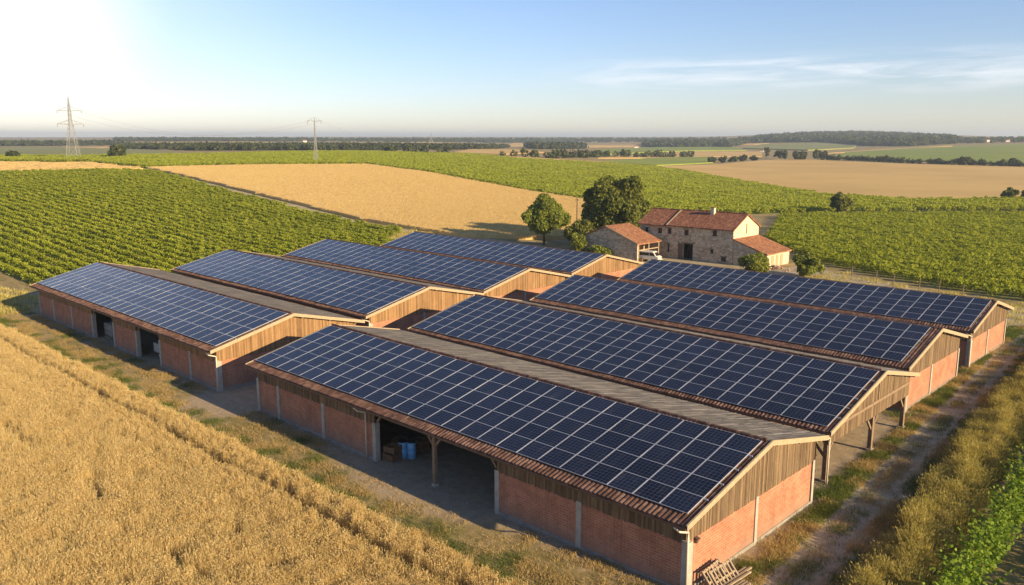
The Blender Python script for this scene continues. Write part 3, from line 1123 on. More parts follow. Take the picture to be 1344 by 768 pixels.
BQ = [at(529, 600.5), at(540.5, 601)]
CQ = [at(515, 604), at(552, 590), at(520, 594)]
barrel(*BQ[0], 'blue plastic barrel beside the wooden crates')
barrel(*BQ[1], 'blue plastic barrel, the one nearer the bay post')


def crate(x, y, z, rz, label, sx=1.1, sy=1., sz=.62, group='crates in the open bay'):
    t = thing('crate', label, 'crate', (x, y, z), rz, group)
    MB().box(-sx/2+.02, sx/2-.02, -sy/2+.02, sy/2-.02, .08, .12).build('bottom_boards', crate_m, t)
    for s in (-1, 1):
        w1, w2 = MB(), MB()
        for k in range(4):
            z0 = .10+k*(sz-.1)/4
            w1.box(-sx/2, sx/2, s*sy/2-.012, s*sy/2+.012, z0, z0+(sz-.1)/4-.03)
            w2.box(s*sx/2-.012, s*sx/2+.012, -sy/2+.013, sy/2-.013, z0, z0+(sz-.1)/4-.03)
        w1.build('slatted_side', crate_m, t)
        w2.build('slatted_side', crate_m, t)
        for q in (-1, 1):
            MB().box(s*(sx/2-.05)-.035, s*(sx/2-.05)+.035, q*(sy/2-.06)-.03, q*(sy/2-.06)+.03, 0, sz).build('corner_post', crate_m, t)


crate(CQ[0][0], CQ[0][1], 0, .1, 'dark slatted crate on the bay floor under another crate', .95, .9, .55)
crate(CQ[0][0]+.03, CQ[0][1]+.03, .56, .2, 'dark slatted crate on top of its stack by the brick pier', .9, .85, .5)
crate(CQ[2][0]-.1, CQ[2][1]+.5, 0, -.1, 'slatted crate behind the two stacked ones', .95, .9, .9)
crate(CQ[1][0], CQ[1][1], 0, .2, 'slatted crate standing right of the blue barrels', 1., .9, .8)


def pallet_pile():
    def pallet(label, M3, L=1.9, W=1.15):
        t = thing('pallet', label, 'pallet', group='pallets against the brick gable')
        t.matrix_world = M3
        for k in range(7):
            y = -W/2+.05+k*(W-.1)/6
            MB().box(-L/2, L/2, y-.045, y+.045, .10, .125).build('top_slat', pallet_m, t)
        for k in range(3):
            x = -L/2+.08+k*(L-.16)/2
            MB().box(x-.05, x+.05, -W/2, W/2, .026, .0995).build('bearer', pallet_m, t)
        for k in (-1, 0, 1):
            MB().box(-L/2, L/2, k*(W/2-.06)-.05, k*(W/2-.06)+.05, 0, .025).build('bottom_slat', pallet_m, t)
    from mathutils import Matrix
    def lean(x, y, z, rx, ry, rz):
        return Matrix.Translation((x, y, z)) @ Matrix.Rotation(rz, 4, 'Z') @ Matrix.Rotation(ry, 4, 'Y') @ Matrix.Rotation(rx, 4, 'X')
    pallet('grey pallet lying flat at the foot of the brick gable', lean(.95, 2.75, .0, 0, 0, 1.57))
    pallet('second pallet lying on the flat one', lean(.90, 2.6, .135, 0, 0, 1.50))
    pallet('pallet leaning against the near brick gable, nearest the downpipe', lean(.27, 2.35, .50, 0, rad(52), 0.05), 1.25, 1.7)
    pallet('pallet leaning outermost on another against the near brick gable', lean(.52, 2.75, .46, 0, rad(48), -.05), 1.2, 1.8)
    for i, (dx, a) in enumerate(((.55, .02), (.75, .06), (.95, -.05))):
        b = MB().beam((dx, 1.9+a, .30+.04*i), (dx+.12, 4.5+a*4, .30+.02*i), .10, .08).build('timber_plank', pallet_m)
        tag(b, ('loose timber plank nearest the gable on the pallets', 'loose timber plank in the middle on the pallets',
                'loose timber plank farthest from the gable on the pallets')[i], 'plank', 'planks on the pallets')


pallet_pile()

# white tank and grey trailer in the two doorways of the left barn
t = thing('water_tank', 'white plastic water tank in a cage inside the left doorway', 'tank', (-73.6, 2.6, 0))
MB().box(-.9, .9, -.5, .5, .16, 1.5).build('tank_body', white_m, t, bevel=.08)
cg = MB()
for x in np.linspace(-.93, .93, 7): cg.box(x-.015, x+.015, -.545, -.52, .1, 1.53)
for z in (.3, .8, 1.3): cg.box(-.95, .95, -.57, -.546, z-.015, z+.015)
cg.build('cage', gutter_m, t)
MB().box(-.95, .95, -.55, .55, 0, .14).build('base_pallet', pallet_m, t)
t = thing('farm_trailer', 'grey sided farm trailer parked inside the right doorway', 'trailer', (-59.6, 3.0, 0))
MB().box(-2.2, 2.0, -.9, .9, .7, .85).build('bed', grey_m, t)
for y in (-.93, .9): MB().box(-2.2, 2.0, y, y+.03, .60, 1.5).build('side_panel', grey_m, t)
for x in (-2.22, 2.0): MB().box(x, x+.03, -.9, .9, .851, 1.5).build('end_panel', grey_m, t)
for x in (-.9, .9):
    for y in (-.95, .72):
        wv = MB().tube([(x, y, .36), (x, y+.22, .36)], .36, 18).build('wheel', black_m, t)
        MB().tube([(x, y-.012, .36), (x, y+.232, .36)], .18, 12).build('rim', grey_m, wv)
MB().beam((2.0, 0, .6), (3.4, 0, .5), .1, .1).build('drawbar', gutter_m, t)

# boarded gate between the near barn and the carport
t = thing('timber_gate', 'dark boarded gate under a curved brace between barn and carport', 'gate', (-3.2, 17.95, 0))
g = MB()
board_run(g, -2.4, 1.45, lambda u: .05, lambda u: 2.35+.35*math.cos((u+.5)*.8), 'y', 0, side=-1)
g.build('board_panel', crate_m, t)
MB().box(-2.4, 1.45, .002, .09, .5, .64).build('rail', beam_m, t)
MB().box(-2.4, 1.45, .002, .09, 1.6, 1.74).build('rail', beam_m, t)

# ------------------------------------------------------------------ stone farmhouse
def M_stone(name, stops):
    m, t, b = mat_base(name)
    x, y, z = t.sep(t.pos())
    u = t.math('ADD', x, y)
    v = t.comb(t.math('MULTIPLY', u, 2.1), t.math('MULTIPLY', z, 3.6), 0.)
    vo = t.new('ShaderNodeTexVoronoi', feature='F1')
    t.put(vo.inputs['Vector'], v)
    vo.inputs['Scale'].default_value = 1.
    ed = t.new('ShaderNodeTexVoronoi', feature='DISTANCE_TO_EDGE')
    t.put(ed.inputs['Vector'], v)
    ed.inputs['Scale'].default_value = 1.
    r = t.sep(vo.outputs['Color'])[0]
    n = t.noise(t.pos(), .8, 5, .65)
    c = t.ramp(t.math('ADD', t.math('MULTIPLY', r, .6), t.math('MULTIPLY', n, .4)), stops)
    mort = t.math('SUBTRACT', 1., t.smooth(ed.outputs['Distance'], .03, .10))
    c = t.mix(t.math('MULTIPLY', mort, .55), c, (.40, .34, .25))
    t.put(b.inputs['Base Color'], c)
    b.inputs['Roughness'].default_value = .95
    b.inputs['Specular IOR Level'].default_value = .15
    t.put(b.inputs['Normal'], t.bump(t.smooth(ed.outputs['Distance'], 0., .15), .7, .04))
    return m


stone_m = M_stone('rubble_stone', [(.2, (.34, .25, .155)), (.5, (.54, .415, .275)), (.8, (.67, .545, .38))])
render_m = M_noise('lime_render', [(.3, (.50, .40, .27)), (.7, (.66, .55, .39))], 1.4, .95, bump=.3, bdist=.02, bscale=9)
shut_m = M_wood('shutter_wood', (.10, .06, .04), (.17, .105, .07), (.24, .16, .11), along='p')
glass_m = M_plain('dark_glass', (.015, .017, .02), .12, 0, .5)


def slope_roof(parent, name, xa, xb, y0, z0, y1, z1, mat, axis='x', thick=.16, pitch=.27):
    """tiled slope; axis 'x' has its eave parallel to x, axis 'y' parallel to y"""
    V, F = corrugated(xa, xb, y0, z0, y1, z1, pitch, .045, thick, 1)
    if axis == 'y':
        V = V[:, [1, 0, 2]]
        F = F[:, ::-1]
    return np_mesh(name, V, F, mat, parent)


HX, HY = -57.4, 96.0
house = thing('farmhouse', 'stone farmhouse with red tiled roof and an orange lean-to', 'house', (HX, HY, 0))
x0, x1, y1, EZ, RY, RZ = -50.92-HX-13.1, -50.92-HX, 8.9, 6.1, 4.5, 8.35
xj, xL = x0, x0-6.0
# front wall with real openings
def wall_with_holes(parent, xa, xb, y, th, z0, z1, holes, mat):
    mb = MB()
    xs = sorted({xa, xb, *[h[0] for h in holes], *[h[1] for h in holes]})
    for a, b in zip(xs[:-1], xs[1:]):
        hs = sorted([(h[2], h[3]) for h in holes if h[0] <= a+1e-6 and h[1] >= b-1e-6])
        z = z0
        for lo, hi in hs:
            if lo > z: mb.box(a, b, y, y+th, z, lo)
            z = hi
        if z < z1: mb.box(a, b, y, y+th, z, z1)
    return mb.build('wall', mat, parent)


def Hh(pxc, zc, w_, h_):
    return (pxc-w_/2, pxc+w_/2, zc-h_/2, zc+h_/2)


wins = [Hh(-60.1-HX, 4.75, .9, .95), Hh(-54.5-HX, 5.1, .85, 1.0), Hh(-63.6-HX, 4.8, .8, 1.05), Hh(-63.9-HX, 1.75, .8, 1.5), Hh(-54.9-HX, 1.9, .65, .75), Hh(-52.6-HX, .75, 1.0, .8)]
door = (-60.75-HX, -58.6-HX, -.2, 2.85)
wall_with_holes(house, x0+.01, x1, 0, .5, -.3, EZ-.1, wins+[door], stone_m)
for i, wn in enumerate(wins):
    a, b, c, d = wn
    p = MB().box(a, b, .30, .34, c, d).build('window', glass_m, house)
    fr = MB()
    for q in ((a, a+.06), (b-.06, b), ((a+b)/2-.03, (a+b)/2+.03)): fr.box(q[0], q[1], .24, .298, c, d)
    fr.box(a+.061, (a+b)/2-.031, .245, .297, c, c+.06).box(a+.061, (a+b)/2-.031, .245, .297, d-.06, d)
    fr.box((a+b)/2+.031, b-.061, .245, .297, c, c+.06).box((a+b)/2+.031, b-.061, .245, .297, d-.06, d)
    fr.build('window_frame', shut_m, p)
    MB().box(a-.12, b+.12, -.06, .22, d+.002, d+.16).build('lintel', beam_m, p)
    MB().box(a-.1, b+.1, -.07, .22, c-.1, c-.003).build('sill', concrete_m, p)
MB().box(door[0]-.9, door[0]-.02, -.10, -.03, 0.02, 2.8).build('barn_door', shut_m, house)
MB().box(door[0]-.25, door[1]+.25, -.07, .3, 2.852, 3.1).build('door_lintel', beam_m, house)
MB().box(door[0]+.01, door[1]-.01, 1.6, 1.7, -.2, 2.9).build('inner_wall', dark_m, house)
MB().box(door[1]-.02, door[1]+.3, -.05, .3, -.2, 2.85).build('door_jamb', stone_m, house)
# gables, back, left section
for gx, nm in ((x1-.45, 'gable_wall'),):
    MB().prism([(.501, -.3), (y1, -.3), (y1, EZ-.1), (RY, RZ-.14), (.501, EZ+.13)], 'x', gx, gx+.45).build(nm, render_m, house)
MB().box(x1-.002, x1+.03, RY-.16, RY+.16, 5.0, 6.7).build('slit_window', shut_m, house)
MB().box(xL, x1-.46, y1-.4, y1, -.3, EZ-.1).build('wall', stone_m, house)
wall_with_holes(house, xL, x0, .12, .5, -.3, EZ-.15, [Hh(xj-1.7, 4.7, .9, 1.0), Hh(xj-4.6, 4.7, .8, .9)], stone_m)
for wx in (xj-1.7, xj-4.6):
    p = MB().box(wx-.45, wx+.45, .40, .44, 4.2, 5.2).build('window', glass_m, house)
    MB().box(wx-.03, wx+.03, .34, .398, 4.2, 5.2).build('window_frame', shut_m, p)
MB().prism([(.62, -.3), (y1-.41, -.3), (y1-.41, EZ-.1), (RY, RZ-.25), (.62, EZ-.1)], 'x', xL, xL+.4).build('gable_wall', stone_m, house)
ov = .42
sl_ = (RZ-EZ)/RY
for nm, a, b, dz in (('main_roof', x0-.05, x1+.22, .0), ('left_roof', xL-.25, x0-.055, -.09)):
    slope_roof(house, nm, a, b, -ov, EZ-ov*sl_+dz, RY, RZ+dz, terra_m)
    slope_roof(house, nm, a, b, y1+ov, EZ-ov*sl_+dz, RY, RZ+dz, terra_m)
    rc = MB()
    for i in range(int((b-a)/.4)):
        rc.tube([(a+i*.4, RY, RZ+dz+.02), (a+i*.4+.42, RY, RZ+dz+.03)], [.12, .13], 8)
    rc.build('ridge_tiles', terra_m, house)
for (ya, za, yb_, zb_) in ((-ov, EZ-ov*sl_, RY, RZ), (RY, RZ, y1+ov, EZ-ov*sl_)):
    MB().hexa([(x0-.12, ya, za-.1), (x0+.06, ya, za-.1), (x0+.06, yb_, zb_-.1), (x0-.12, yb_, zb_-.1),
               (x0-.12, ya, za+.10), (x0+.06, ya, za+.10), (x0+.06, yb_, zb_+.10), (x0-.12, yb_, zb_+.10)]).build('verge_flashing', verge_m, house)
    MB().hexa([(x1+.18, ya, za-.18), (x1+.24, ya, za-.18), (x1+.24, yb_, zb_-.18), (x1+.18, yb_, zb_-.18),
               (x1+.18, ya, za+.06), (x1+.24, ya, za+.06), (x1+.24, yb_, zb_+.06), (x1+.18, yb_, zb_+.06)]).build('verge_tiles', terra_m, house)
ch = MB().box(-57.2-HX-.35, -57.2-HX+.35, RY-.95, RY-.3, RZ-.8, RZ+.75).build('chimney', render_m, house)
MB().box(-57.2-HX-.42, -57.2-HX+.42, RY-1.02, RY-.23, RZ+.752, RZ+.86).build('chimney_cap', terra_m, ch)
# lean-to on the sunny gable: ridge along y against the gable, slope toward +x
lx0, lx1 = x1+.001, x1+6.1
MB().prism([(lx0, -.3), (lx1, -.3), (lx1, 2.3), (lx0, 4.2)], 'y', .12, .55).build('lean_to_wall', stone_m, house)
MB().prism([(lx0, -.3), (lx1, -.3), (lx1, 2.3), (lx0, 4.2)], 'y', 8.15, 8.55).build('lean_to_wall', stone_m, house)
MB().box(lx1-.4, lx1+.001, .551, 8.149, -.3, 2.3).build('lean_to_end_wall', render_m, house)
for k in range(3): MB().box(lx1+.002, lx1+.06, 2.0+k*1.6, 2.9+k*1.6, .05, 1.9).build('plank_door', verge_m, house)
slope_roof(house, 'lean_to_roof', -.12, 8.8, lx1+.32, 2.32, lx0-.0, 4.42, terray_m, axis='y')
# shed in front: ridge along y, open on the sunny side
shed = thing('stone_shed', 'low stone shed with orange tiled roof, open on its right side', 'shed', (-71.4, 87.5, 0))
ax0, ax1, az = -5.2, 6.9, 5.85
MB().prism([(ax0, -.3), (ax1, -.3), (ax1, 3.0), (0, az-.2), (ax0, 3.6)], 'y', 0, .45).build('stone_gable', stone_m, shed)
MB().prism([(ax0, -.3), (ax1-3.2, -.3), (ax1-3.2, 4.2), (0, az-.2), (ax0, 3.6)], 'y', 6.4, 6.8).build('stone_gable', stone_m, shed)
MB().box(ax0, ax0+.4, .451, 6.399, -.3, 3.5).build('stone_wall', stone_m, shed)
MB().box(1.2, 1.6, .451, 6.399, -.3, 4.6).build('inner_wall', stone_m, shed)
for y in (.35, 3.4, 6.5):
    MB().box(ax1-.2, ax1, y-.1+.1, y+.1+.1, -.1, 3.0).build('post', verge_m, shed)
MB().box(ax1-.22, ax1+.02, -.05, 6.9, 3.002, 3.2).build('eave_beam', verge_m, shed)
MB().box(ax1-.19, ax1-.01, .56, 6.39, 1.9, 2.05).build('rail', verge_m, shed)
slope_roof(shed, 'orange_roof', -.3, 7.0, ax1+.3, 3.16, 0, az, terray_m, axis='y')
slope_roof(shed, 'orange_roof', -.3, 7.0, ax0-.3, 3.66, 0, az, terray_m, axis='y')
MB().hexa([(ax1+.3, -.36, 3.0), (ax1+.3, -.28, 3.0), (0, -.28, az-.16), (0, -.36, az-.16), (ax1+.3, -.36, 3.26), (ax1+.3, -.28, 3.26), (0, -.28, az+.08), (0, -.36, az+.08)]).build('verge_board', verge_m, shed)

# small white van at the open side of the shed
van = thing('van', 'small old white van with dark windows parked by the stone shed', 'van', (-63.2, 89.6, 0), rad(8))
pr = [(-1.9, .42), (1.75, .42), (1.9, .6), (1.88, .95), (1.45, 1.15), (1.0, 1.72), (.75, 1.86), (-1.75, 1.86), (-1.9, 1.7)]
MB().prism(pr, 'y', -.78, .78).build('body', white_m, van, bevel=.07)
gl = MB()
gl.prism([(.25, 1.15), (1.22, 1.15), (.9, 1.66), (.25, 1.68)], 'y', -.797, -.76)
gl.build('side_window', glass_m, van)
MB().prism([(-1.6, 1.15), (.1, 1.15), (.1, 1.68), (-1.6, 1.68)], 'y', -.797, -.76).build('side_window', glass_m, van)
MB().hexa([(1.47, -.62, 1.16), (1.47, .62, 1.16), (1.06, .58, 1.68), (1.06, -.58, 1.68), (1.52, -.62, 1.18), (1.52, .62, 1.18), (1.11, .58, 1.71), (1.11, -.58, 1.71)]).build('windscreen', glass_m, van)
for x in (-1.2, 1.2):
    for y in (-.80, .62):
        wv = MB().tube([(x, y, .33), (x, y+.18, .33)], .33, 18).build('wheel', black_m, van)
        MB().tube([(x, y-.012, .33), (x, y+.192, .33)], .17, 12).build('rim', alu_m, wv)
for y in (-.5, .5): MB().lathe([(.12, 0), (.10, .03), (0, .03)], (0, 0, 0), 12).build('headlight', glass_m, van).matrix_local = Matrix.Translation((1.89, y, .78)) @ Matrix.Rotation(rad(90), 4, 'Y')
MB().box(1.86, 1.97, -.74, .74, .42, .56).build('bumper', grey_m, van)
crate(-64.6, 88.5, 0, .3, 'wooden crate in front of the white van', group='crates by the shed')
crate(-64.9, 91.6, 0, .1, 'wooden crate at the shed post behind the van', group='crates by the shed')

rub = MB()
for k in range(90):
    a, r = rng.uniform(0, 6.283), abs(rng.normal(0, .8))
    cx_, cy_, s_ = r*math.cos(a)*1.5, r*math.sin(a), rng.uniform(.10, .26)
    zc = max(0, .55-.4*r)*rng.uniform(.3, 1)
    rub.beam((cx_, cy_, zc+.05), (cx_+rng.normal(0, .2), cy_+rng.normal(0, .2), zc+.05+s_), s_, s_*.7)
rb = rub.build('rubble', M_noise('rubble_brick', [(.3, (.30, .16, .10)), (.7, (.52, .40, .29))], 3.))
rb.location = (-43.2, 96.5, 0)
tag(rb, 'heap of brick and stone rubble at the end of the lean-to', 'rubble', kind='stuff')

# ------------------------------------------------------------------ track, yard, fields
def track_sheet():
    V, F = [], []
    ys = np.arange(-40, 110, .5)
    for i, y in enumerate(ys):
        c = 3.15-.072*y if y < 62 else 3.15-.072*62-.02*(y-62)
        hw = 1.45+.25*math.sin(y*.7)+.2*math.sin(y*1.9+1)+rng.uniform(-.12, .12)
        for s in np.linspace(-1, 1, 9):
            rut = -.03 if abs(abs(s)-.5) < .1 else 0
            V.append((c+s*hw, y, .012+(.02 if s == 0 else 0)+rut*.3))
    n = 9
    for i in range(len(ys)-1):
        for k in range(n-1): F.append((i*n+k, i*n+k+1, (i+1)*n+k+1, (i+1)*n+k))
    o = np_mesh('track', V, F, dirt_m, smooth=True)
    return tag(o, kind='structure')


track_sheet()


def flat_patch(name, poly, mat, lift, step=2.):
    return field(name, np.array(poly), lift, mat, step)


# yard round the farmhouse and the bend of the track
yard = [(-2.5, 76), (-1, 88), (-9, 90), (-24, 94.5), (-35, 100), (-42, 103.5), (-43.9, 95.7), (-51, 95.6), (-64, 95.7), (-64.3, 88), (-77, 87), (-92, 92), (-112, 93), (-128, 96), (-128, 92), (-110, 88), (-92, 86), (-77, 84), (-60, 86), (-46, 88), (-36, 90), (-26, 83), (-10, 74)]
flat_patch('farmyard', yard, dirt_m, .016)

FW = np.array([(-150, -4.6), (9, -4.6), (9, -18), (-10, -36), (-60, -36), (-150, -14)])
field('wheat_soil', FW, .02, soil_m, 3.)
LV = px_poly([(-330, 229), (0, 228), (140, 225), (200, 227), (225, 232), (300, 254), (400, 279), (470, 296), (528, 304), (505, 318), (500, 322)], False)
LVw = np.array([p for p in LV]+[(-95.5, 76), (-96.0, 60), (-96.5, 20), (-99, 8), (-112, 6.0), (-150, 5.), (-200, 4)])
field('vineyard_soil', LVw, .03, soil_m, 4.)
RVw = np.array([(-41, 107.5), (-33, 103.8), (-20, 97), (-6, 93.4), (40, 88), (130, 80), (170, 175), (60, 208), (-38, 236), (-64, 209), (-85, 184), (-62, 130)])
field('vineyard_soil', RVw, .03, soil_m, 4.)
F2 = px_poly([(195, 222), (330, 218.5), (480, 217.5), (560, 228), (650, 245), (700, 254), (765, 264), (768, 296), (742, 314), (690, 315), (600, 311), (547, 302), (470, 289), (400, 271), (310, 249), (240, 232)])
field('wheat_field', F2, .8, wheatbed_m, 5., 'ripe wheat field sloping up behind the left barns', 'wheat field', 'stuff')
F3 = px_poly([(-330, 206.5), (0, 206.5), (100, 207), (250, 204.5), (420, 200), (470, 200), (560, 202), (620, 204), (680, 210), (780, 215), (860, 221), (900, 226), (980, 241), (1080, 258), (1200, 265), (1344, 264), (1650, 263),
              (1650, 277), (1344, 277.5), (1090, 279), (1000, 281), (850, 283), (770, 263), (700, 253), (560, 227), (480, 216.5), (330, 217.5), (192, 221), (120, 213.5), (0, 212.5), (-330, 213)])
field('vineyard_soil', F3, .05, vinebed_m, 7.)
F4 = px_poly([(-330, 228), (0, 227), (140, 224), (188, 222), (120, 214.5), (0, 213.5), (-330, 214)])
field('wheat_field', F4, .4, wheatfar_m, 7., 'pale wheat strip above the left vineyard rows', 'wheat field', 'stuff')
F5 = px_poly([(800, 213.5), (860, 219.5), (930, 217), (1000, 211), (1040, 209), (1100, 212), (1200, 216), (1344, 220), (1650, 224), (1650, 262), (1344, 263), (1200, 264), (1080, 257), (980, 240), (900, 225), (860, 220), (780, 214), (690, 209.), (640, 205), (690, 207)])
field('stubble_field', F5, .5, wheatfar_m, 9., 'harvested golden field behind the right vineyards', 'stubble field', 'stuff')
far_fields = [
    ('green_field', [(790, 213), (850, 208.5), (935, 206.5), (938, 214), (862, 218)], greenfar_m, .8, 'dark green field left of the golden stubble field'),
    ('wheat_field', [(785, 208), (905, 199), (1000, 199), (1000, 206), (935, 206), (850, 208)], wheatfar_m, .4, 'far golden strip above the dark green field'),
    ('green_field', [(780, 204), (790, 197), (880, 193), (960, 194), (980, 198), (900, 198.5)], greenfar_m, 1.2, 'far green field under the forest edge'),
    ('wheat_field', [(665, 192), (672, 188), (730, 187), (732, 190), (700, 192)], wheatfar_m, .4, 'small far golden patch among the forests'),
    ('wheat_field', [(596, 200.5), (620, 195.5), (690, 197), (720, 200.5), (660, 203)], wheatfar_m, .4, 'far tan field beyond the crest of the vineyard'),
    ('green_field', [(1090, 207), (1110, 201), (1200, 195), (1344, 190), (1650, 188), (1650, 217), (1344, 216), (1200, 212), (1130, 209)], greenfar_m, 1., 'broad green hillside at the right edge'),
    ('wheat_field', [(1085, 201.5), (1150, 196.5), (1250, 191.2), (1250, 192.3), (1200, 194.4), (1110, 200.5)], wheatfar_m, .4, 'thin tan strip along the top of the right green hillside'),
    ('meadow', [(975, 195.5), (1000, 190), (1070, 188), (1125, 191), (1120, 195), (1060, 198)], meadow_m, 1.5, 'pale meadow under the wooded hill'),
    ('meadow', [(-330, 206), (0, 206), (100, 206.5), (250, 204), (230, 200), (170, 196), (60, 193.5), (-330, 193)], meadow_m, .5, 'pale meadow behind the left pylon'),
    ('wheat_field', [(40, 198), (70, 194), (140, 192.6), (143, 194), (80, 197)], wheatfar_m, .4, 'thin pale strip in the meadow behind the left pylon'),
    ('wheat_field', [(150, 189.6), (190, 186.6), (330, 186.3), (380, 187.6), (300, 189.8)], wheatfar_m, .5, 'far pale strip above the left forest'),
    ('wheat_field', [(420, 189.4), (450, 187), (560, 186.4), (600, 187.5), (540, 189.6)], wheatfar_m, .5, 'far tan strip in the forest left of centre'),
    ('green_field', [(40, 188.6), (60, 186.5), (140, 186.3), (150, 188.6)], meadow_m, .5, 'far pale green field above the wood behind the left pylon'),
    ('wheat_field', [(735, 193.4), (760, 190.6), (835, 190.2), (840, 193)], wheatfar_m, .5, 'far golden field between the small woods right of centre'),
    ('wheat_field', [(935, 191), (960, 188.5), (1010, 188), (990, 190.5)], wheatfar_m, .4, 'small tan field left of the wooded hill'),
]
for nm, pp, m, h, lb in far_fields:
    field(nm, px_poly(pp), h, m, 12., lb, 'field', 'stuff')

# ------------------------------------------------------------------ crops and grass (scattered plants)
# foreground wheat
ws = [blades(26, .36, .88, .015, .14, ear=.11, ear_w=.03) for _ in range(6)]
wp = [blades(120, 1.05, .88, .015, .16, ear=.11, ear_w=.03) for _ in range(6)]
def fill(poly, dens, jitter=True):
    lo, hi = poly.min(0), poly.max(0)
    n = int((hi[0]-lo[0])*(hi[1]-lo[1])*dens)
    x, y = rng.uniform(lo[0], hi[0], n), rng.uniform(lo[1], hi[1], n)
    k = inside(poly, x, y)
    return x[k], y[k]


def lumps(x, y, s, seed=0):
    """cheap smooth noise in 0..1 for patchy density"""
    r = np.random.default_rng(seed)
    v = np.zeros_like(x)
    for k in range(7):
        a, f, p = r.uniform(0, 6.283), r.uniform(.6, 1.9)/s, r.uniform(0, 6.283)
        v += np.sin((x*math.cos(a)+y*math.sin(a))*f*6.283+p)
    return np.clip(v/7*1.3+.5, 0, 1)


x, y = fill(FW, 3.6)
edge = -5.05+.25*np.sin(x*.9)+.2*np.sin(x*2.3+1)
tram = (np.abs(y+7.0+.12*np.sin(x*.35)) < .56) | ((np.abs(y+14.6+.3*np.sin(x*.22)) < .5) & (lumps(x, y, 9, 3) > .55))
cover = lumps(x, y, 5, 5)
k = ((y < -8.7) & ~tram) & (rng.uniform(0, 1, len(x)) < .80+.4*cover)
x, y = x[k], y[k]
s = (.88+.16*lumps(x, y, 1.6, 8))
s *= np.where(y > -5.6, .86, 1.)
scatter('wheat', wp, on_ground(x, y), upright(len(x), .07), np.column_stack([np.ones_like(s), np.ones_like(s), s*rng.uniform(.95, 1.06, len(s))]), [wheat_m],
        'ripe golden wheat filling the foreground on the left', 'wheat')

P_ = np.array([(-150, -9.2), (-150, -4.5), (9, -4.5), (9, -9.2)])
x, y = fill(P_, 17.)
edge = -4.85+.14*np.sin(x*.9)+.1*np.sin(x*2.3+1)+rng.normal(0, .08, len(x))
k = (y < edge) & (np.abs(y+7.0+.12*np.sin(x*.35)) > .33+rng.normal(0, .05, len(x)))
x, y = x[k], y[k]
s = (.88+.16*lumps(x, y, 1.6, 8))*rng.uniform(.94, 1.06, len(x))*np.where(y > -5.3, .86, 1.)
scatter('wheat', ws, on_ground(x, y), upright(len(x), .06), np.column_stack([np.ones_like(s), np.ones_like(s), s]), [wheat_m],
        'wheat along the field edge and the wheel track nearest the barns', 'wheat')

# wheat texture on the field behind the left barns
far_wp = [blades(170, 2.3, .24, .05, .3, ear=.10, ear_w=.08) for _ in range(4)]
lo, hi = F2.min(0), F2.max(0)
x, y = [q.ravel() for q in np.meshgrid(np.arange(lo[0], hi[0], 2.), np.arange(lo[1], hi[1], 2.))]
x, y = x+rng.uniform(-.3, .3, len(x)), y+rng.uniform(-.3, .3, len(x))
k = inside(F2, x, y)
x, y = x[k], y[k]
scatter('wheat', far_wp, on_ground(x, y, .68), upright(len(x), .05), np.ones((len(x), 3))*rng.uniform(.95, 1.05, (len(x), 1)), [wheat_m],
        'standing wheat in the field sloping up behind the left barns', 'wheat')

x, y = fill(F4, .12)
scatter('wheat', far_wp, on_ground(x, y, .30), upright(len(x), .05), np.ones((len(x), 3))*rng.uniform(1., 1.4, (len(x), 1)), [wheat_m],
        'standing wheat of the pale strip above the left vineyard', 'wheat')

# vines
def vine_proto(n, L, W, H, size, floor=.25):
    C = np.column_stack([rng.uniform(-L/2, L/2, n), rng.normal(0, W/2.6, n), floor+(H-floor)*rng.beta(1.5, 1.2, n)])
    C[:, 1] *= 1.15-.55*(C[:, 2]/H)
    V, F = leaf_cloud(C, size, np.tile([.75*rng.choice([-1, 1]), 0., .25], (n, 1)))
    return V, F, np.zeros(len(F), int)


def rows(poly, spacing, along, ang=0., gap=.03, y0=0.):
    lo, hi = poly.min(0)-60, poly.max(0)+60
    c, s = math.cos(ang), math.sin(ang)
    R = np.hypot(*(hi-lo))
    cx, cy = (lo+hi)/2
    a, b = np.meshgrid(np.arange(-R/2, R/2, along), np.arange(-R/2, R/2, spacing))
    a = a.ravel()+rng.uniform(-.2, .2, a.size)*along
    b = b.ravel()+rng.normal(0, .07, b.size)
    x, y = cx+a*c-b*s, cy+a*s+b*c
    k = inside(poly, x, y) & (rng.uniform(0, 1, len(x)) > gap)
    return x[k], y[k]


def vineyard(poly, spacing, along, ang, proto, label, hs=(.85, 1.15)):
    x, y = rows(poly, spacing, along, ang)
    n = len(x)
    sc = np.column_stack([rng.uniform(.9, 1.2, n), rng.uniform(.85, 1.15, n), rng.uniform(*hs, n)])
    sc *= (.93+.12*lumps(x, y, 22, 4))[:, None]
    return scatter('vines', proto, on_ground(x, y), upright(n, .05, np.where(rng.uniform(0, 1, n) > .5, ang, ang+math.pi)), sc, [vine_m], label, 'vines')


vp = [vine_proto(125, 1.35, .85, 1.30, .225) for _ in range(6)]
vineyard(LVw, 2.25, 1.15, 0., vp, 'rows of green vines on the slope left of the barns')
vp2 = [vine_proto(140, 1.5, 1.15, 1.35, .235) for _ in range(6)]
vineyard(RVw, 2.2, 1.25, .0, vp2, 'rows of green vines to the right of the farmhouse')
vp3 = [vine_proto(180, 3.4, 2.3, 1.55, .38) for _ in range(5)]
vineyard(F3, 3.4, 3.0, .15, vp3, 'distant green vineyard band behind the farmhouse')

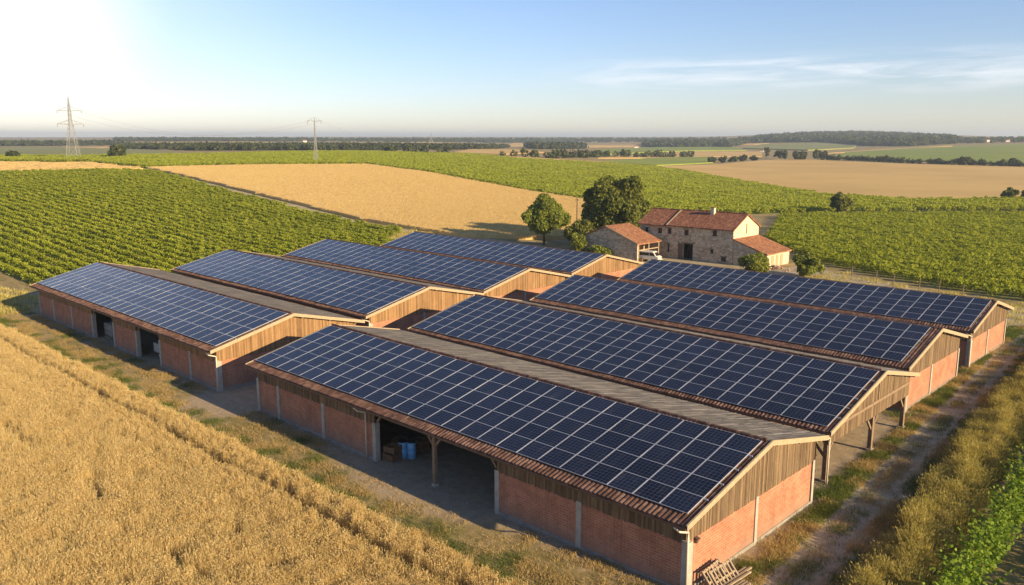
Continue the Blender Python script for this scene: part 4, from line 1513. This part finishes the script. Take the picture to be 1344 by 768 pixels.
# young vines at the right edge, in rows along the bank
def vine_plants():
    V, F = [], []
    protos = []
    for _ in range(5):
        C = []
        for s in range(16):
            p = np.array([rng.normal(0, .28), rng.uniform(-.5, .5), .45])
            d = np.array([rng.normal(0, .28), rng.normal(0, .28), 1.])
            L = rng.uniform(.9, 1.6)
            for t in np.linspace(0, 1, 20):
                C.append(p+d*L*t*np.array([1, 1, .8])+rng.normal(0, .07, 3))
        V_, F_ = leaf_cloud(np.array(C), .15, np.tile([0, 0, .5], (len(C), 1)), 1.15)
        protos.append((V_, F_, np.zeros(len(F_), int)))
    return protos


vpl = vine_plants()


def realize(name, protos, pts, rz, sc, mat):
    Vs, Fs, b = [], [], 0
    for p, a, s in zip(pts, rz, sc):
        V, F, _ = protos[rng.integers(0, len(protos))]
        c, q = math.cos(a), math.sin(a)
        Vs.append(V@np.array([[c, q, 0], [-q, c, 0], [0, 0, 1]])*s+p)
        Fs.append(F+b)
        b += len(V)
    return np_mesh(name, np.concatenate(Vs), np.concatenate(Fs), mat)


for k, rx in enumerate((9.1, 13.4, 17.7, 22., 26.3)):
    yy = np.arange(-6, 72, .85)
    yy = yy+rng.uniform(-.15, .15, len(yy))
    xx = rx-.035*np.maximum(yy-10, 0)+rng.normal(0, .06, len(yy))
    n = len(yy)
    o = realize('vine_row', vpl, on_ground(xx, yy), rng.uniform(0, 6.283, n), rng.uniform(1.05, 1.35, n), vine2_m)
    tag(o, ('bright green vine row next to the grassy bank', 'second vine row from the grassy bank', 'third vine row from the grassy bank',
                 'fourth vine row from the grassy bank', 'fifth vine row, farthest from the grassy bank')[k], 'vine row', 'vine rows at the right edge')

# tall dry grass bank along the track
gp = [blades(34, .55, 1.05, .024, .40, ear=.18, ear_w=.036) for _ in range(3)]+[blades(46, .6, .70, .03, .6, mi=1) for _ in range(3)]
n = 11000
y = rng.uniform(-8, 78, n)
x0_ = np.interp(y, [-8, 7, 16, 30, 45, 55, 80], [6.2, 5.4, 4.6, 3.2, 2.1, 1.9, 1.2])
wdt = np.interp(y, [-8, 10, 40, 80], [2.6, 2.9, 3.6, 3.6])
u = rng.beta(1.2, 1.25, n)
x = x0_-.25+u*wdt
k = rng.uniform(0, 1, n) < .15+1.1*lumps(x, y, 2.6, 12)
x, y, u = x[k], y[k], u[k]
hs = (.35+.75*np.sin(np.clip(u, 0, 1)*math.pi)**.6)*rng.uniform(.7, 1.2, len(x))*(.65+.6*lumps(x, y, 3.1, 15))
scatter('tall_grass', gp, on_ground(x, y), upright(len(x), .16), np.column_stack([np.ones_like(hs), np.ones_like(hs), hs]), [straw_m, green_grass_m],
        'tall dry grass on the bank between track and vines', 'grass')

# short mixed grass: verge before the barns, strip along the gables, edges of the track
sg = [blades(40, .8, .20, .016, .8) for _ in range(4)]
def short_grass(name, x, y, hs, mat, label):
    scatter(name, sg, on_ground(x, y), upright(len(x), .12), np.column_stack([np.ones_like(hs)*1.15, np.ones_like(hs)*1.15, hs]), [mat], label, 'grass')


n = 15000
x, y = rng.uniform(-110, 6, n), rng.uniform(-4.9, .9, n)
bar = ((x > -29) & (x < -10) & (y > -1.2)) | ((x > -48) & (x < -39.5) & (y > -2.4)) | ((np.abs(y+1.6+.4*np.sin(x*.3)) < .8) & (rng.uniform(0, 1, n) < .75))
dens = lumps(x, y, 3.2, 21)
k = ~bar & (rng.uniform(0, 1, n) < .08+.75*dens) & (y < .6)
x, y = x[k], y[k]
g = lumps(x, y, 5, 25)+np.where((y < -3.2) & (y > -4.4), .18, -.16)
hs = rng.uniform(.3, .9, len(x))+np.where(y < -4.0, .6, 0)
m_ = g > .6
short_grass('short_grass', x[m_], y[m_], hs[m_], green_grass_m, 'green grass strip between the wheat and the barns')
short_grass('dry_grass', x[~m_], y[~m_], hs[~m_], dry_m, 'dry trampled grass between the wheat and the barns')
n = 9000
y = rng.uniform(-6, 76, n)
tcx = 3.15-.072*np.minimum(y, 62)
side_ = rng.uniform(0, 1, n)
x = np.where(side_ < .68, tcx-1.3-np.abs(rng.normal(0, .85, n)), np.where(side_ < .9, tcx+1.25+np.abs(rng.normal(0, .45, n)), tcx+rng.normal(0, .22, n)))
k = (rng.uniform(0, 1, n) < .2+.9*lumps(x, y, 3., 31)) & ~((x < -.5) & (y > 16) & (y < 33) & (x < -1.0)) & ~((x < .05) & (y < 15.5))
x, y = x[k], y[k]
g = lumps(x, y, 4, 35)
hs = rng.uniform(.35, 1.15, len(x))
m_ = g > .45
short_grass('short_grass', x[m_], y[m_], hs[m_], green_grass_m, 'green grass along the edges of the dirt track')
short_grass('dry_grass', x[~m_], y[~m_], hs[~m_], dry_m, 'dry grass along the edges of the dirt track')
# loose stones on the track and along the foot of the walls
def pebble():
    mb = MB()
    mb.box(-.5, .5, -.4, .4, -.3, .3)
    V = np.array(mb.v)*rng.uniform(.6, 1.2, (8, 3))
    return V, np.array(mb.f), np.zeros(6, int)


n = 2600
y1_ = rng.uniform(-6, 76, n)
x1_ = 3.15-.072*np.minimum(y1_, 62)+rng.normal(0, 1.0, n)
x2_ = np.concatenate([rng.uniform(-39.5, 0, 1100), rng.uniform(-91, -46, 900)])
y2_ = np.where(x2_ < -45, .85, .62)-np.abs(rng.normal(0, .35, len(x2_)))
x, y = np.concatenate([x1_, x2_]), np.concatenate([y1_, y2_])
sz = .025+.07*rng.beta(1, 5, len(x))
scatter('gravel', [pebble() for _ in range(4)], on_ground(x, y, .012), upright(len(x), .3), np.column_stack([sz*1.2, sz, sz*.8])*1.5, [plinth_m],
        'loose stones on the track and along the foot of the brick walls', 'gravel')
# rough grass left of the barns and behind them
bp = [blades(50, 1.6, .35, .04, .7) for _ in range(4)]
P_ = np.array([(-135, -4), (-94, -4), (-93, 30), (-97, 6)])
x, y = fill(P_, 1.4)
P2_ = np.array([(-128, 74), (-94, 72), (-44, 69.5), (-36, 80), (-62, 84), (-92, 85), (-128, 91)])
x2, y2 = fill(P2_, 1.0)
P3_ = np.array([(-36, 90), (-3, 74), (8, 80), (8, 92), (-8, 92.5), (-24, 96), (-36, 102)])
x3, y3 = fill(P3_, .5)
x, y = np.concatenate([x, x2, x3]), np.concatenate([y, y2, y3])
k = rng.uniform(0, 1, len(x)) < .2+lumps(x, y, 6, 41)
x, y = x[k], y[k]
scatter('rough_grass', bp, on_ground(x, y), upright(len(x), .1), np.ones((len(x), 3))*rng.uniform(.6, 1.3, (len(x), 1)), [straw_m],
        'rough dry grass at the back and left ends of the barns', 'grass')
# verge of the wheat field: thin brown grass by the lane
lane = px_poly([(225, 232), (300, 254), (400, 279), (470, 296), (528, 304), (545, 303), (470, 290), (400, 272), (310, 250), (240, 232)])
field('farm_lane', lane, .04, dirt_m, 4.)

# ------------------------------------------------------------------ trees and shrubs
def crown_mesh(blobs, per, leaf, spread=.42):
    Cs, O = [], []
    for (c, r) in blobs:
        n = int(per*r*r*rng.uniform(.55, 1.15))
        d = rng.normal(size=(n, 3))
        d /= np.linalg.norm(d, axis=1)[:, None]
        q = rng.uniform(0, 1, n)**.45
        Cs.append(np.array(c)+d*(r*q)[:, None]*(1+rng.normal(0, .10, n))[:, None])
        O.append(d*.8)
    C, O = np.concatenate(Cs), np.concatenate(O)
    return leaf_cloud(C, leaf, O, 1.35)


def tree(name, label, cat, loc, height, radius, base, leaf, per, mat, nb=26, group=None, trunk_r=.22, squash=.85, seed=1):
    r = np.random.default_rng(seed)
    t = thing(name, label, cat, loc, group=group)
    ch = (height-base)/2
    cz = base+ch
    blobs = []
    for k in range(int(nb*1.5)):
        d = r.normal(size=3)
        d /= np.linalg.norm(d)
        q = r.uniform(.3, .9)
        wz = 1. if d[2] > 0 else .9
        c = np.array([d[0]*radius*q, d[1]*radius*q, cz+d[2]*ch*q*wz])
        c[:2] += r.normal(0, .08*radius, 2)
        blobs.append((c, r.uniform(.19, .38)*radius*(1.2-.35*q)))
    blobs.append((np.array([0, 0, cz]), radius*.4))
    V, F = crown_mesh(blobs, per, leaf)
    V[:, 2] = np.maximum(V[:, 2], .05)
    np_mesh('crown', V, F, mat, t)
    if trunk_r:
        mb = MB()
        top = base+ch*1.1
        pts = [(0, 0, -.4), (r.normal(0, .06), r.normal(0, .06), base*.5), (r.normal(0, .1), r.normal(0, .1), base), (r.normal(0, .25), r.normal(0, .25), top)]
        mb.tube(pts, [trunk_r*1.35, trunk_r, trunk_r*.85, trunk_r*.35], 9)
        for c, rr in blobs[:10]:
            p0 = np.array(pts[2])+(np.array(pts[3])-np.array(pts[2]))*r.uniform(0, .6)
            mid = (p0+c)/2+np.array([0, 0, -.1*radius])
            mb.tube([p0, mid, c], [trunk_r*.42, trunk_r*.28, trunk_r*.1], 6)
        mb.build('trunk', bark_m, t, smooth=True)
    return t


def px_scale(loc):
    dx, dy = loc[0]-CX, loc[1]-CY
    return (-SY*dx+CYW*dy)/1107.


def px_tree(px, pybase, pytop, pxw, name, label, cat, base_frac, leaf, per, mat, **k):
    g = at(px, pybase)
    s = px_scale(g)
    h = (pybase-pytop)*s
    return tree(name, label, cat, (g[0], g[1], tz(*g)), h, pxw*s/2, h*base_frac, leaf, per, mat, **k)


px_tree(714, 321, 256, 60, 'deciduous_tree', 'small round tree standing alone behind the rear left barn', 'tree', .24, .42, 620, tree2_m, nb=34, trunk_r=.24, seed=3)
g = np.array([-83.6, 106.3])
tree('large_tree', 'big dark broad tree rising behind the stone shed', 'tree', (g[0], g[1], 0), 13.6, 7.2, 1.2, .46, 380, tree_m, nb=46, trunk_r=.5, seed=5)
tree('broadleaf_shrub', 'dark bushy shrub at the left foot of the big tree', 'shrub', (-82.5, 93.5, 0), 6.3, 3.1, .3, .40, 520, tree_m, nb=22, trunk_r=.15, seed=6)
tree('climbing_shrub', 'leafy shrub covering the left corner of the stone shed', 'shrub', (-76.6, 86.4, 0), 4.6, 1.9, .1, .34, 700, tree2_m, nb=18, trunk_r=.1, seed=7)
tree('low_shrub', 'low yellow green shrub before the stone shed wall', 'shrub', (-71.2, 85.4, 0), 2.6, 2.3, 0, .30, 620, tree2_m, nb=16, trunk_r=.08, seed=8)
px_tree(990, 361, 333, 46, 'low_shrub', 'round green shrub in front of the farmhouse lean-to', 'shrub', .02, .32, 520, tree2_m, nb=18, trunk_r=.08, seed=9)
px_tree(1062, 364, 330, 42, 'low_shrub', 'round green shrub between the lean-to and the vineyard', 'shrub', .02, .34, 520, tree2_m, nb=18, trunk_r=.08, seed=10)
px_tree(1102, 281, 251, 30, 'field_tree', 'lone dark round tree in the vineyard by the lane', 'tree', .06, .6, 240, tree_m, nb=20, trunk_r=.3, seed=11)
px_tree(1326, 264, 247, 24, 'field_tree', 'dark round tree at the near edge of the stubble field', 'tree', .05, .7, 160, tree_m, nb=14, trunk_r=.3, seed=12)
px_tree(1352, 264, 250, 24, 'field_tree', 'tree at the very right edge of the stubble field', 'tree', .05, .7, 160, tree_m, nb=14, trunk_r=.3, seed=13)
px_tree(154, 209, 191, 26, 'field_tree', 'round tree right of the left pylon on the crest', 'tree', .05, 1.1, 60, far_m, nb=14, trunk_r=.4, seed=14)
px_tree(16, 209, 199, 18, 'field_tree', 'small tree left of the left pylon', 'tree', .05, 1.1, 60, far_m, nb=10, trunk_r=.3, seed=15)
# trees of the hedge under the right green hillside
HT = [(934, 214, 205, 14, 'leftmost bush of the short row above the dark green field'), (948, 214, 206, 14, 'second bush of the short row above the dark green field'),
      (962, 213, 206, 14, 'third bush of the short row, in its middle'), (976, 212, 203.5, 14, 'fourth bush of the short row above the stubble field'),
      (990, 211, 204, 13, 'rightmost bush of the short row above the stubble field'), (1006, 209, 191, 9, 'slim tall tree at the left end of the long hedge'),
      (1026, 209, 197, 20, 'broad tree in the hedge left of the green hillside'), (1050, 210, 199, 22, 'wide low tree in the hedge at the foot of the hillside'),
      (1073, 210, 197, 22, 'rounded tree in the hedge where the hillside begins'), (1266, 217, 204, 20, 'dark round tree standing out of the right end of the hedge'),
      (1230, 215, 209, 16, 'low round tree in the right part of the hedge'), (1330, 218, 208, 22, 'tree of the hedge at the right edge of the picture')]
for i, (px, yb_, yt, wd, lb) in enumerate(HT):
    px_tree(px, yb_, yt, wd, 'hedge_tree', lb, 'tree', .05, 1.3, 34, far_m, nb=10, group='hedge trees below the green hillside', trunk_r=.3, seed=20+i)

# hedges and forests: masses of far crowns
def crown_proto(n, size, h=1.):
    d = rng.normal(size=(n, 3))
    d /= np.linalg.norm(d, axis=1)[:, None]
    q = rng.uniform(.55, 1., n)
    C = d*q[:, None]*np.array([.5, .5, .5])+np.array([0, 0, .48])
    C += rng.normal(0, .05, (n, 3))
    V, F = leaf_cloud(C, size, d, 1.3)
    return V, F, np.zeros(len(F), int)


cp = [crown_proto(70, .24) for _ in range(5)]


def mass(name, x, y, hmin, hmax, wide, label, cat, mat=far_m, sink=.1):
    n = len(x)
    h = rng.uniform(hmin, hmax, n)
    sc = np.column_stack([h*wide*rng.uniform(.8, 1.2, n), h*wide*rng.uniform(.8, 1.2, n), h])
    return scatter(name, cp, on_ground(x, y, -hmin*sink), upright(n, .06), sc, [mat], label, cat)


def along(pts, step, jit):
    P = np.array([at(*p) for p in pts])
    X, Y = [], []
    for a, b in zip(P[:-1], P[1:]):
        m = max(1, int(np.linalg.norm(b-a)/step))
        for k in range(m):
            q = a+(b-a)*k/m+rng.normal(0, jit, 2)
            X.append(q[0]); Y.append(q[1])
    return np.array(X), np.array(Y)


x, y = along([(1080, 210), (1130, 211), (1200, 214.5), (1344, 219), (1600, 224)], 2.2, 1.3)
mass('hedge', x, y, 3.2, 5.8, 1.0, 'long dark hedge between the stubble field and the green hillside', 'hedge')
for pts, lb in (([(500, 200.5), (540, 201.5), (590, 203)], 'short dark hedge on the crest of the central vineyard'),
                ([(660, 205.5), (720, 208), (800, 206), (905, 206.5)], 'thin hedge along the far golden strip'),
                ([(1090, 281.5), (1200, 280.5), (1344, 280), (1500, 280)], 'low scrubby hedge along the lane through the right vineyards')):
    x, y = along(pts, 1.6 if 'lane' in lb else 6., .6 if 'lane' in lb else 2.5)
    mass('hedge', x, y, *((.9, 1.6) if 'lane' in lb else (4., 8.)), 1.1, lb, 'hedge')


def forest(pts, n, hmin, hmax, label):
    P = px_poly(pts)
    lo, hi = P.min(0), P.max(0)
    X = rng.uniform(lo[0], hi[0], n*8)
    Y = rng.uniform(lo[1], hi[1], n*8)
    k = inside(P, X, Y)
    X, Y = X[k][:n], Y[k][:n]
    mass('forest', X, Y, hmin, hmax, 1.1, label, 'forest')


forest([(170, 195.5), (260, 198), (420, 197.5), (520, 197.3), (640, 196.2), (668, 194), (560, 193), (420, 193), (250, 193.5), (160, 193.5)], 2600, 4, 7.5, 'long dark forest behind the vineyard crest on the left')
forest([(-330, 192.5), (0, 192), (90, 191.5), (170, 191), (140, 189.3), (0, 189.3), (-330, 189.3)], 1300, 5, 9, 'pale far forest behind the left pylon')
forest([(690, 193), (760, 192.2), (770, 195.5), (700, 196)], 420, 7, 11, 'small dark wood beyond the central vineyard')
forest([(845, 193), (880, 194), (960, 193), (975, 190), (900, 189), (850, 188.5)], 900, 8, 13, 'dark wood left of the meadow under the hill')
forest([(960, 189.5), (1010, 187.5), (1080, 187), (1140, 192), (1200, 192), (1260, 188), (1250, 183.5), (1200, 180), (1130, 177), (1060, 178), (1000, 182)], 4200, 9, 15, 'dark forest covering the hill on the right horizon')
forest([(1250, 189), (1344, 187), (1600, 186), (1600, 183.4), (1344, 183.4), (1260, 184.5)], 900, 6, 11, 'far wood on the horizon at the right edge')
forest([(420, 186.3), (640, 188), (800, 187), (960, 187), (960, 183.6), (700, 183.2), (420, 184)], 1300, 6, 11, 'distant forest along the central horizon')
forest([(150, 185.9), (420, 185.9), (420, 183.9), (150, 184)], 700, 6, 11, 'distant forest along the left horizon')

# vineyard end posts by the yard
for i, (px, py, tall) in enumerate([(1150, 372, 26), (1172, 377, 20), (1206, 382, 26), (1231, 386, 16), (1118, 366, 20), (1262, 393, 16)]):
    g = at(px, py)
    p = MB().tube([(0, 0, -.2), (.02, 0, 2.0)], [.06, .05], 7).build('vineyard_post', beam_m)
    p.location = (g[0], g[1], tz(*g))
    p.rotation_euler = (random.gauss(0, .05), random.gauss(0, .05), 0)
    tag(p, 'thin wooden end post along the shaded edge of the right vineyard', 'post', 'end posts of the right vineyard')

# wooden utility pole by the big tree
g = at(757, 300)
t = thing('utility_pole', 'wooden utility pole left of the big tree against the wheat', 'pole', (g[0], g[1], tz(*g)))
MB().tube([(0, 0, -.5), (0, 0, 7.2)], [.15, .11], 9).build('pole', bark_m, t, smooth=True)
MB().box(-.5, .5, -.05, .05, 6.7, 6.82).build('crossarm', bark_m, t)
for x in (-.42, 0.18, .42): MB().lathe([(.04, 0), (.05, .06), (.02, .14), (0, .14)], (x, 0, 6.82 if x != .18 else 7.18), 8).build('insulator', grey_m, t)

# ------------------------------------------------------------------ pylons and cables
steel_m = M_plain('galvanised_steel', (.30, .30, .29), .6, .1)


def pylon(loc, H, arms, wbase, label, rz, mem=.16):
    t = thing('pylon', label, 'pylon', loc, rz, 'lattice pylons on the crest')
    mb = MB()
    def half(z):
        f = z/H
        return max(wbase/2*(1-f/.62), 0)+(.2*wbase/2*min(1., (1-f)*4))*min(1., f/.5)+.06
    zs = [0]
    while zs[-1] < H*.97: zs.append(min(H, zs[-1]+max(2.4, half(zs[-1])*2.0)))
    for a, b in zip(zs[:-1], zs[1:]):
        ha, hb = half(a), half(b)
        ca = [(-ha, -ha, a), (ha, -ha, a), (ha, ha, a), (-ha, ha, a)]
        cb = [(-hb, -hb, b), (hb, -hb, b), (hb, hb, b), (-hb, hb, b)]
        for i in range(4):
            j = (i+1) % 4
            mb.beam(ca[i], cb[i], mem*1.3, mem*1.3)
            mb.beam(ca[i], cb[j], mem*.7, mem*.7)
            mb.beam(ca[j], cb[i], mem*.7, mem*.7)
            mb.beam(cb[i], cb[j], mem*.7, mem*.7)
    mb.build('lattice_mast', steel_m, t)
    for z, L in arms:
        am = MB()
        h = half(z)
        for s in (-1, 1):
            for y in (-h, h):
                am.beam((s*h, y, z), (s*L, 0, z+.3), mem*2, mem*2)
                am.beam((s*h, y, z+2.0), (s*L, 0, z+.3), mem*.8, mem*.8)
            for f in (.33, .66):
                am.beam((s*(h+(L-h)*f), -h*(1-f), z+.3*f), (s*(h+(L-h)*f), h*(1-f), z+.3*f), mem*.7, mem*.7)
                am.beam((s*(h+(L-h)*f), 0, z+.3*f), (s*(h+(L-h)*f), 0, z+2.0-1.7*f), mem*.7, mem*.7)
        a = am.build('crossarm', steel_m, t)
        for s in (-1, 1):
            MB().lathe([(.1, 0), (.22, .2), (.1, .4), (.22, .6), (.1, .8), (.22, 1.), (.08, 1.4), (0, 1.4)], (s*L, 0, z-1.15), 8).build('insulator', steel_m, a)
    return t


def pyl(px, yb_, yt, D_px=None):
    g = at(px, yb_)
    s = px_scale(g)
    return (g[0], g[1], tz(*g)), (yb_-yt)*s, s


l1, h1, s1 = pyl(97, 210, 128)
pylon(l1, h1, [(h1*.56, 16*s1), (h1*.77, 15*s1)], 14*s1, 'tall lattice pylon with two crossarms, on the left crest', YAW+.15, .13)
l2, h2, s2 = pyl(415, 214, 156)
pylon(l2, h2, [(h2*.93, 9*s2)], 4.5*s2, 'slim lattice pylon with one crossarm, above the wheat', YAW-.1, .10)
l3, h3, s3 = pyl(566, 192, 174)
pylon(l3, h3, [(h3*.7, 5*s3)], 5*s3, 'faint far pylon above the forest', YAW, .16)


def cable(a, b, sag, label, r=.03):
    a, b = Vector(a), Vector(b)
    n = 26
    P = [a.lerp(b, i/n)-Vector((0, 0, 4*sag*(i/n)*(1-i/n))) for i in range(n+1)]
    return tag(MB().tube(P, r, 4).build('power_cable', steel_m), label, 'cable', 'cables between the pylons')


A1 = Vector((l1[0], l1[1], l1[2]+h1*.77))
A2 = Vector((l2[0], l2[1], l2[2]+h2*.93))
dv = Vector((math.cos(YAW+.15), math.sin(YAW+.15), 0))
cable(A1+dv*15*s1, A2+dv*9*s2, 9, 'upper power cable from the two-armed pylon to the slim pylon, far side')
cable(A1-dv*15*s1, A2-dv*9*s2, 9, 'upper power cable from the two-armed pylon to the slim pylon, near side')
cable(A2+dv*9*s2, Vector((l3[0], l3[1], l3[2]+h3*.7)), 14, 'power cable from the slim pylon toward the faint far pylon')

# ------------------------------------------------------------------ far houses
farw_m = M_plain('pale_far_wall', (.70, .66, .58), .9)
fr = [(400, 187.0, 'tiny white house in the far forest left of centre'), (1268, 186.6, 'leftmost tiny pale house on the right horizon'),
      (1296, 186.2, 'tiny pale house in the middle of the right horizon'), (1322, 186.2, 'tiny pale house near the right edge of the horizon'),
      (1000, 199.5, 'small pale farm by the slim tall hedge tree'), (835, 194.5, 'tiny pale farm among the central far fields')]
for px, py, lb in fr:
    g = at(px, py)
    t = thing('far_house', lb, 'house', (g[0], g[1], tz(*g)), YAW+rng.uniform(-.5, .5), 'far houses on the horizon')
    k = px_scale(g)
    L, Wd, Hh_ = 5*k, 3*k, 2.2*k
    MB().prism([(-Wd/2, -1), (Wd/2, -1), (Wd/2, Hh_), (0, Hh_+1.2*k), (-Wd/2, Hh_)], 'x', -L/2, L/2).build('wall', farw_m, t)
    rf = MB()
    for s in (-1, 1):
        rf.hexa([(-L/2-.3, s*(Wd/2+.4), Hh_-.2), (L/2+.3, s*(Wd/2+.4), Hh_-.2), (L/2+.3, 0, Hh_+1.2*k+.05), (-L/2-.3, 0, Hh_+1.2*k+.05),
                 (-L/2-.3, s*(Wd/2+.4), Hh_+.1), (L/2+.3, s*(Wd/2+.4), Hh_+.1), (L/2+.3, 0, Hh_+1.2*k+.4), (-L/2-.3, 0, Hh_+1.2*k+.4)])
    rf.build('roof', terra_m, t)

# ------------------------------------------------------------------ air between here and the horizon
hz = bpy.data.materials.new('haze')
hz.use_nodes = True
ht = NT(hz.node_tree)
hz.node_tree.nodes.clear()
pv = ht.new('ShaderNodeVolumePrincipled')
pv.inputs['Color'].default_value = (.74, .87, 1., 1)
pv.inputs['Density'].default_value = HAZE
pv.inputs['Anisotropy'].default_value = .2
ht.put(ht.new('ShaderNodeOutputMaterial').inputs['Volume'], pv.outputs[0])
if HAZE:
    d0 = Vector((-SY, CYW, 0))
    hb = MB().box(-9000, 9000, -9000, 9000, -2, 85).build('haze', hz)
    hb.location = (CX+d0.x*3000, CY+d0.y*3000, 0)
    tag(hb, kind='stuff')
    scene.cycles.volume_bounces = 0
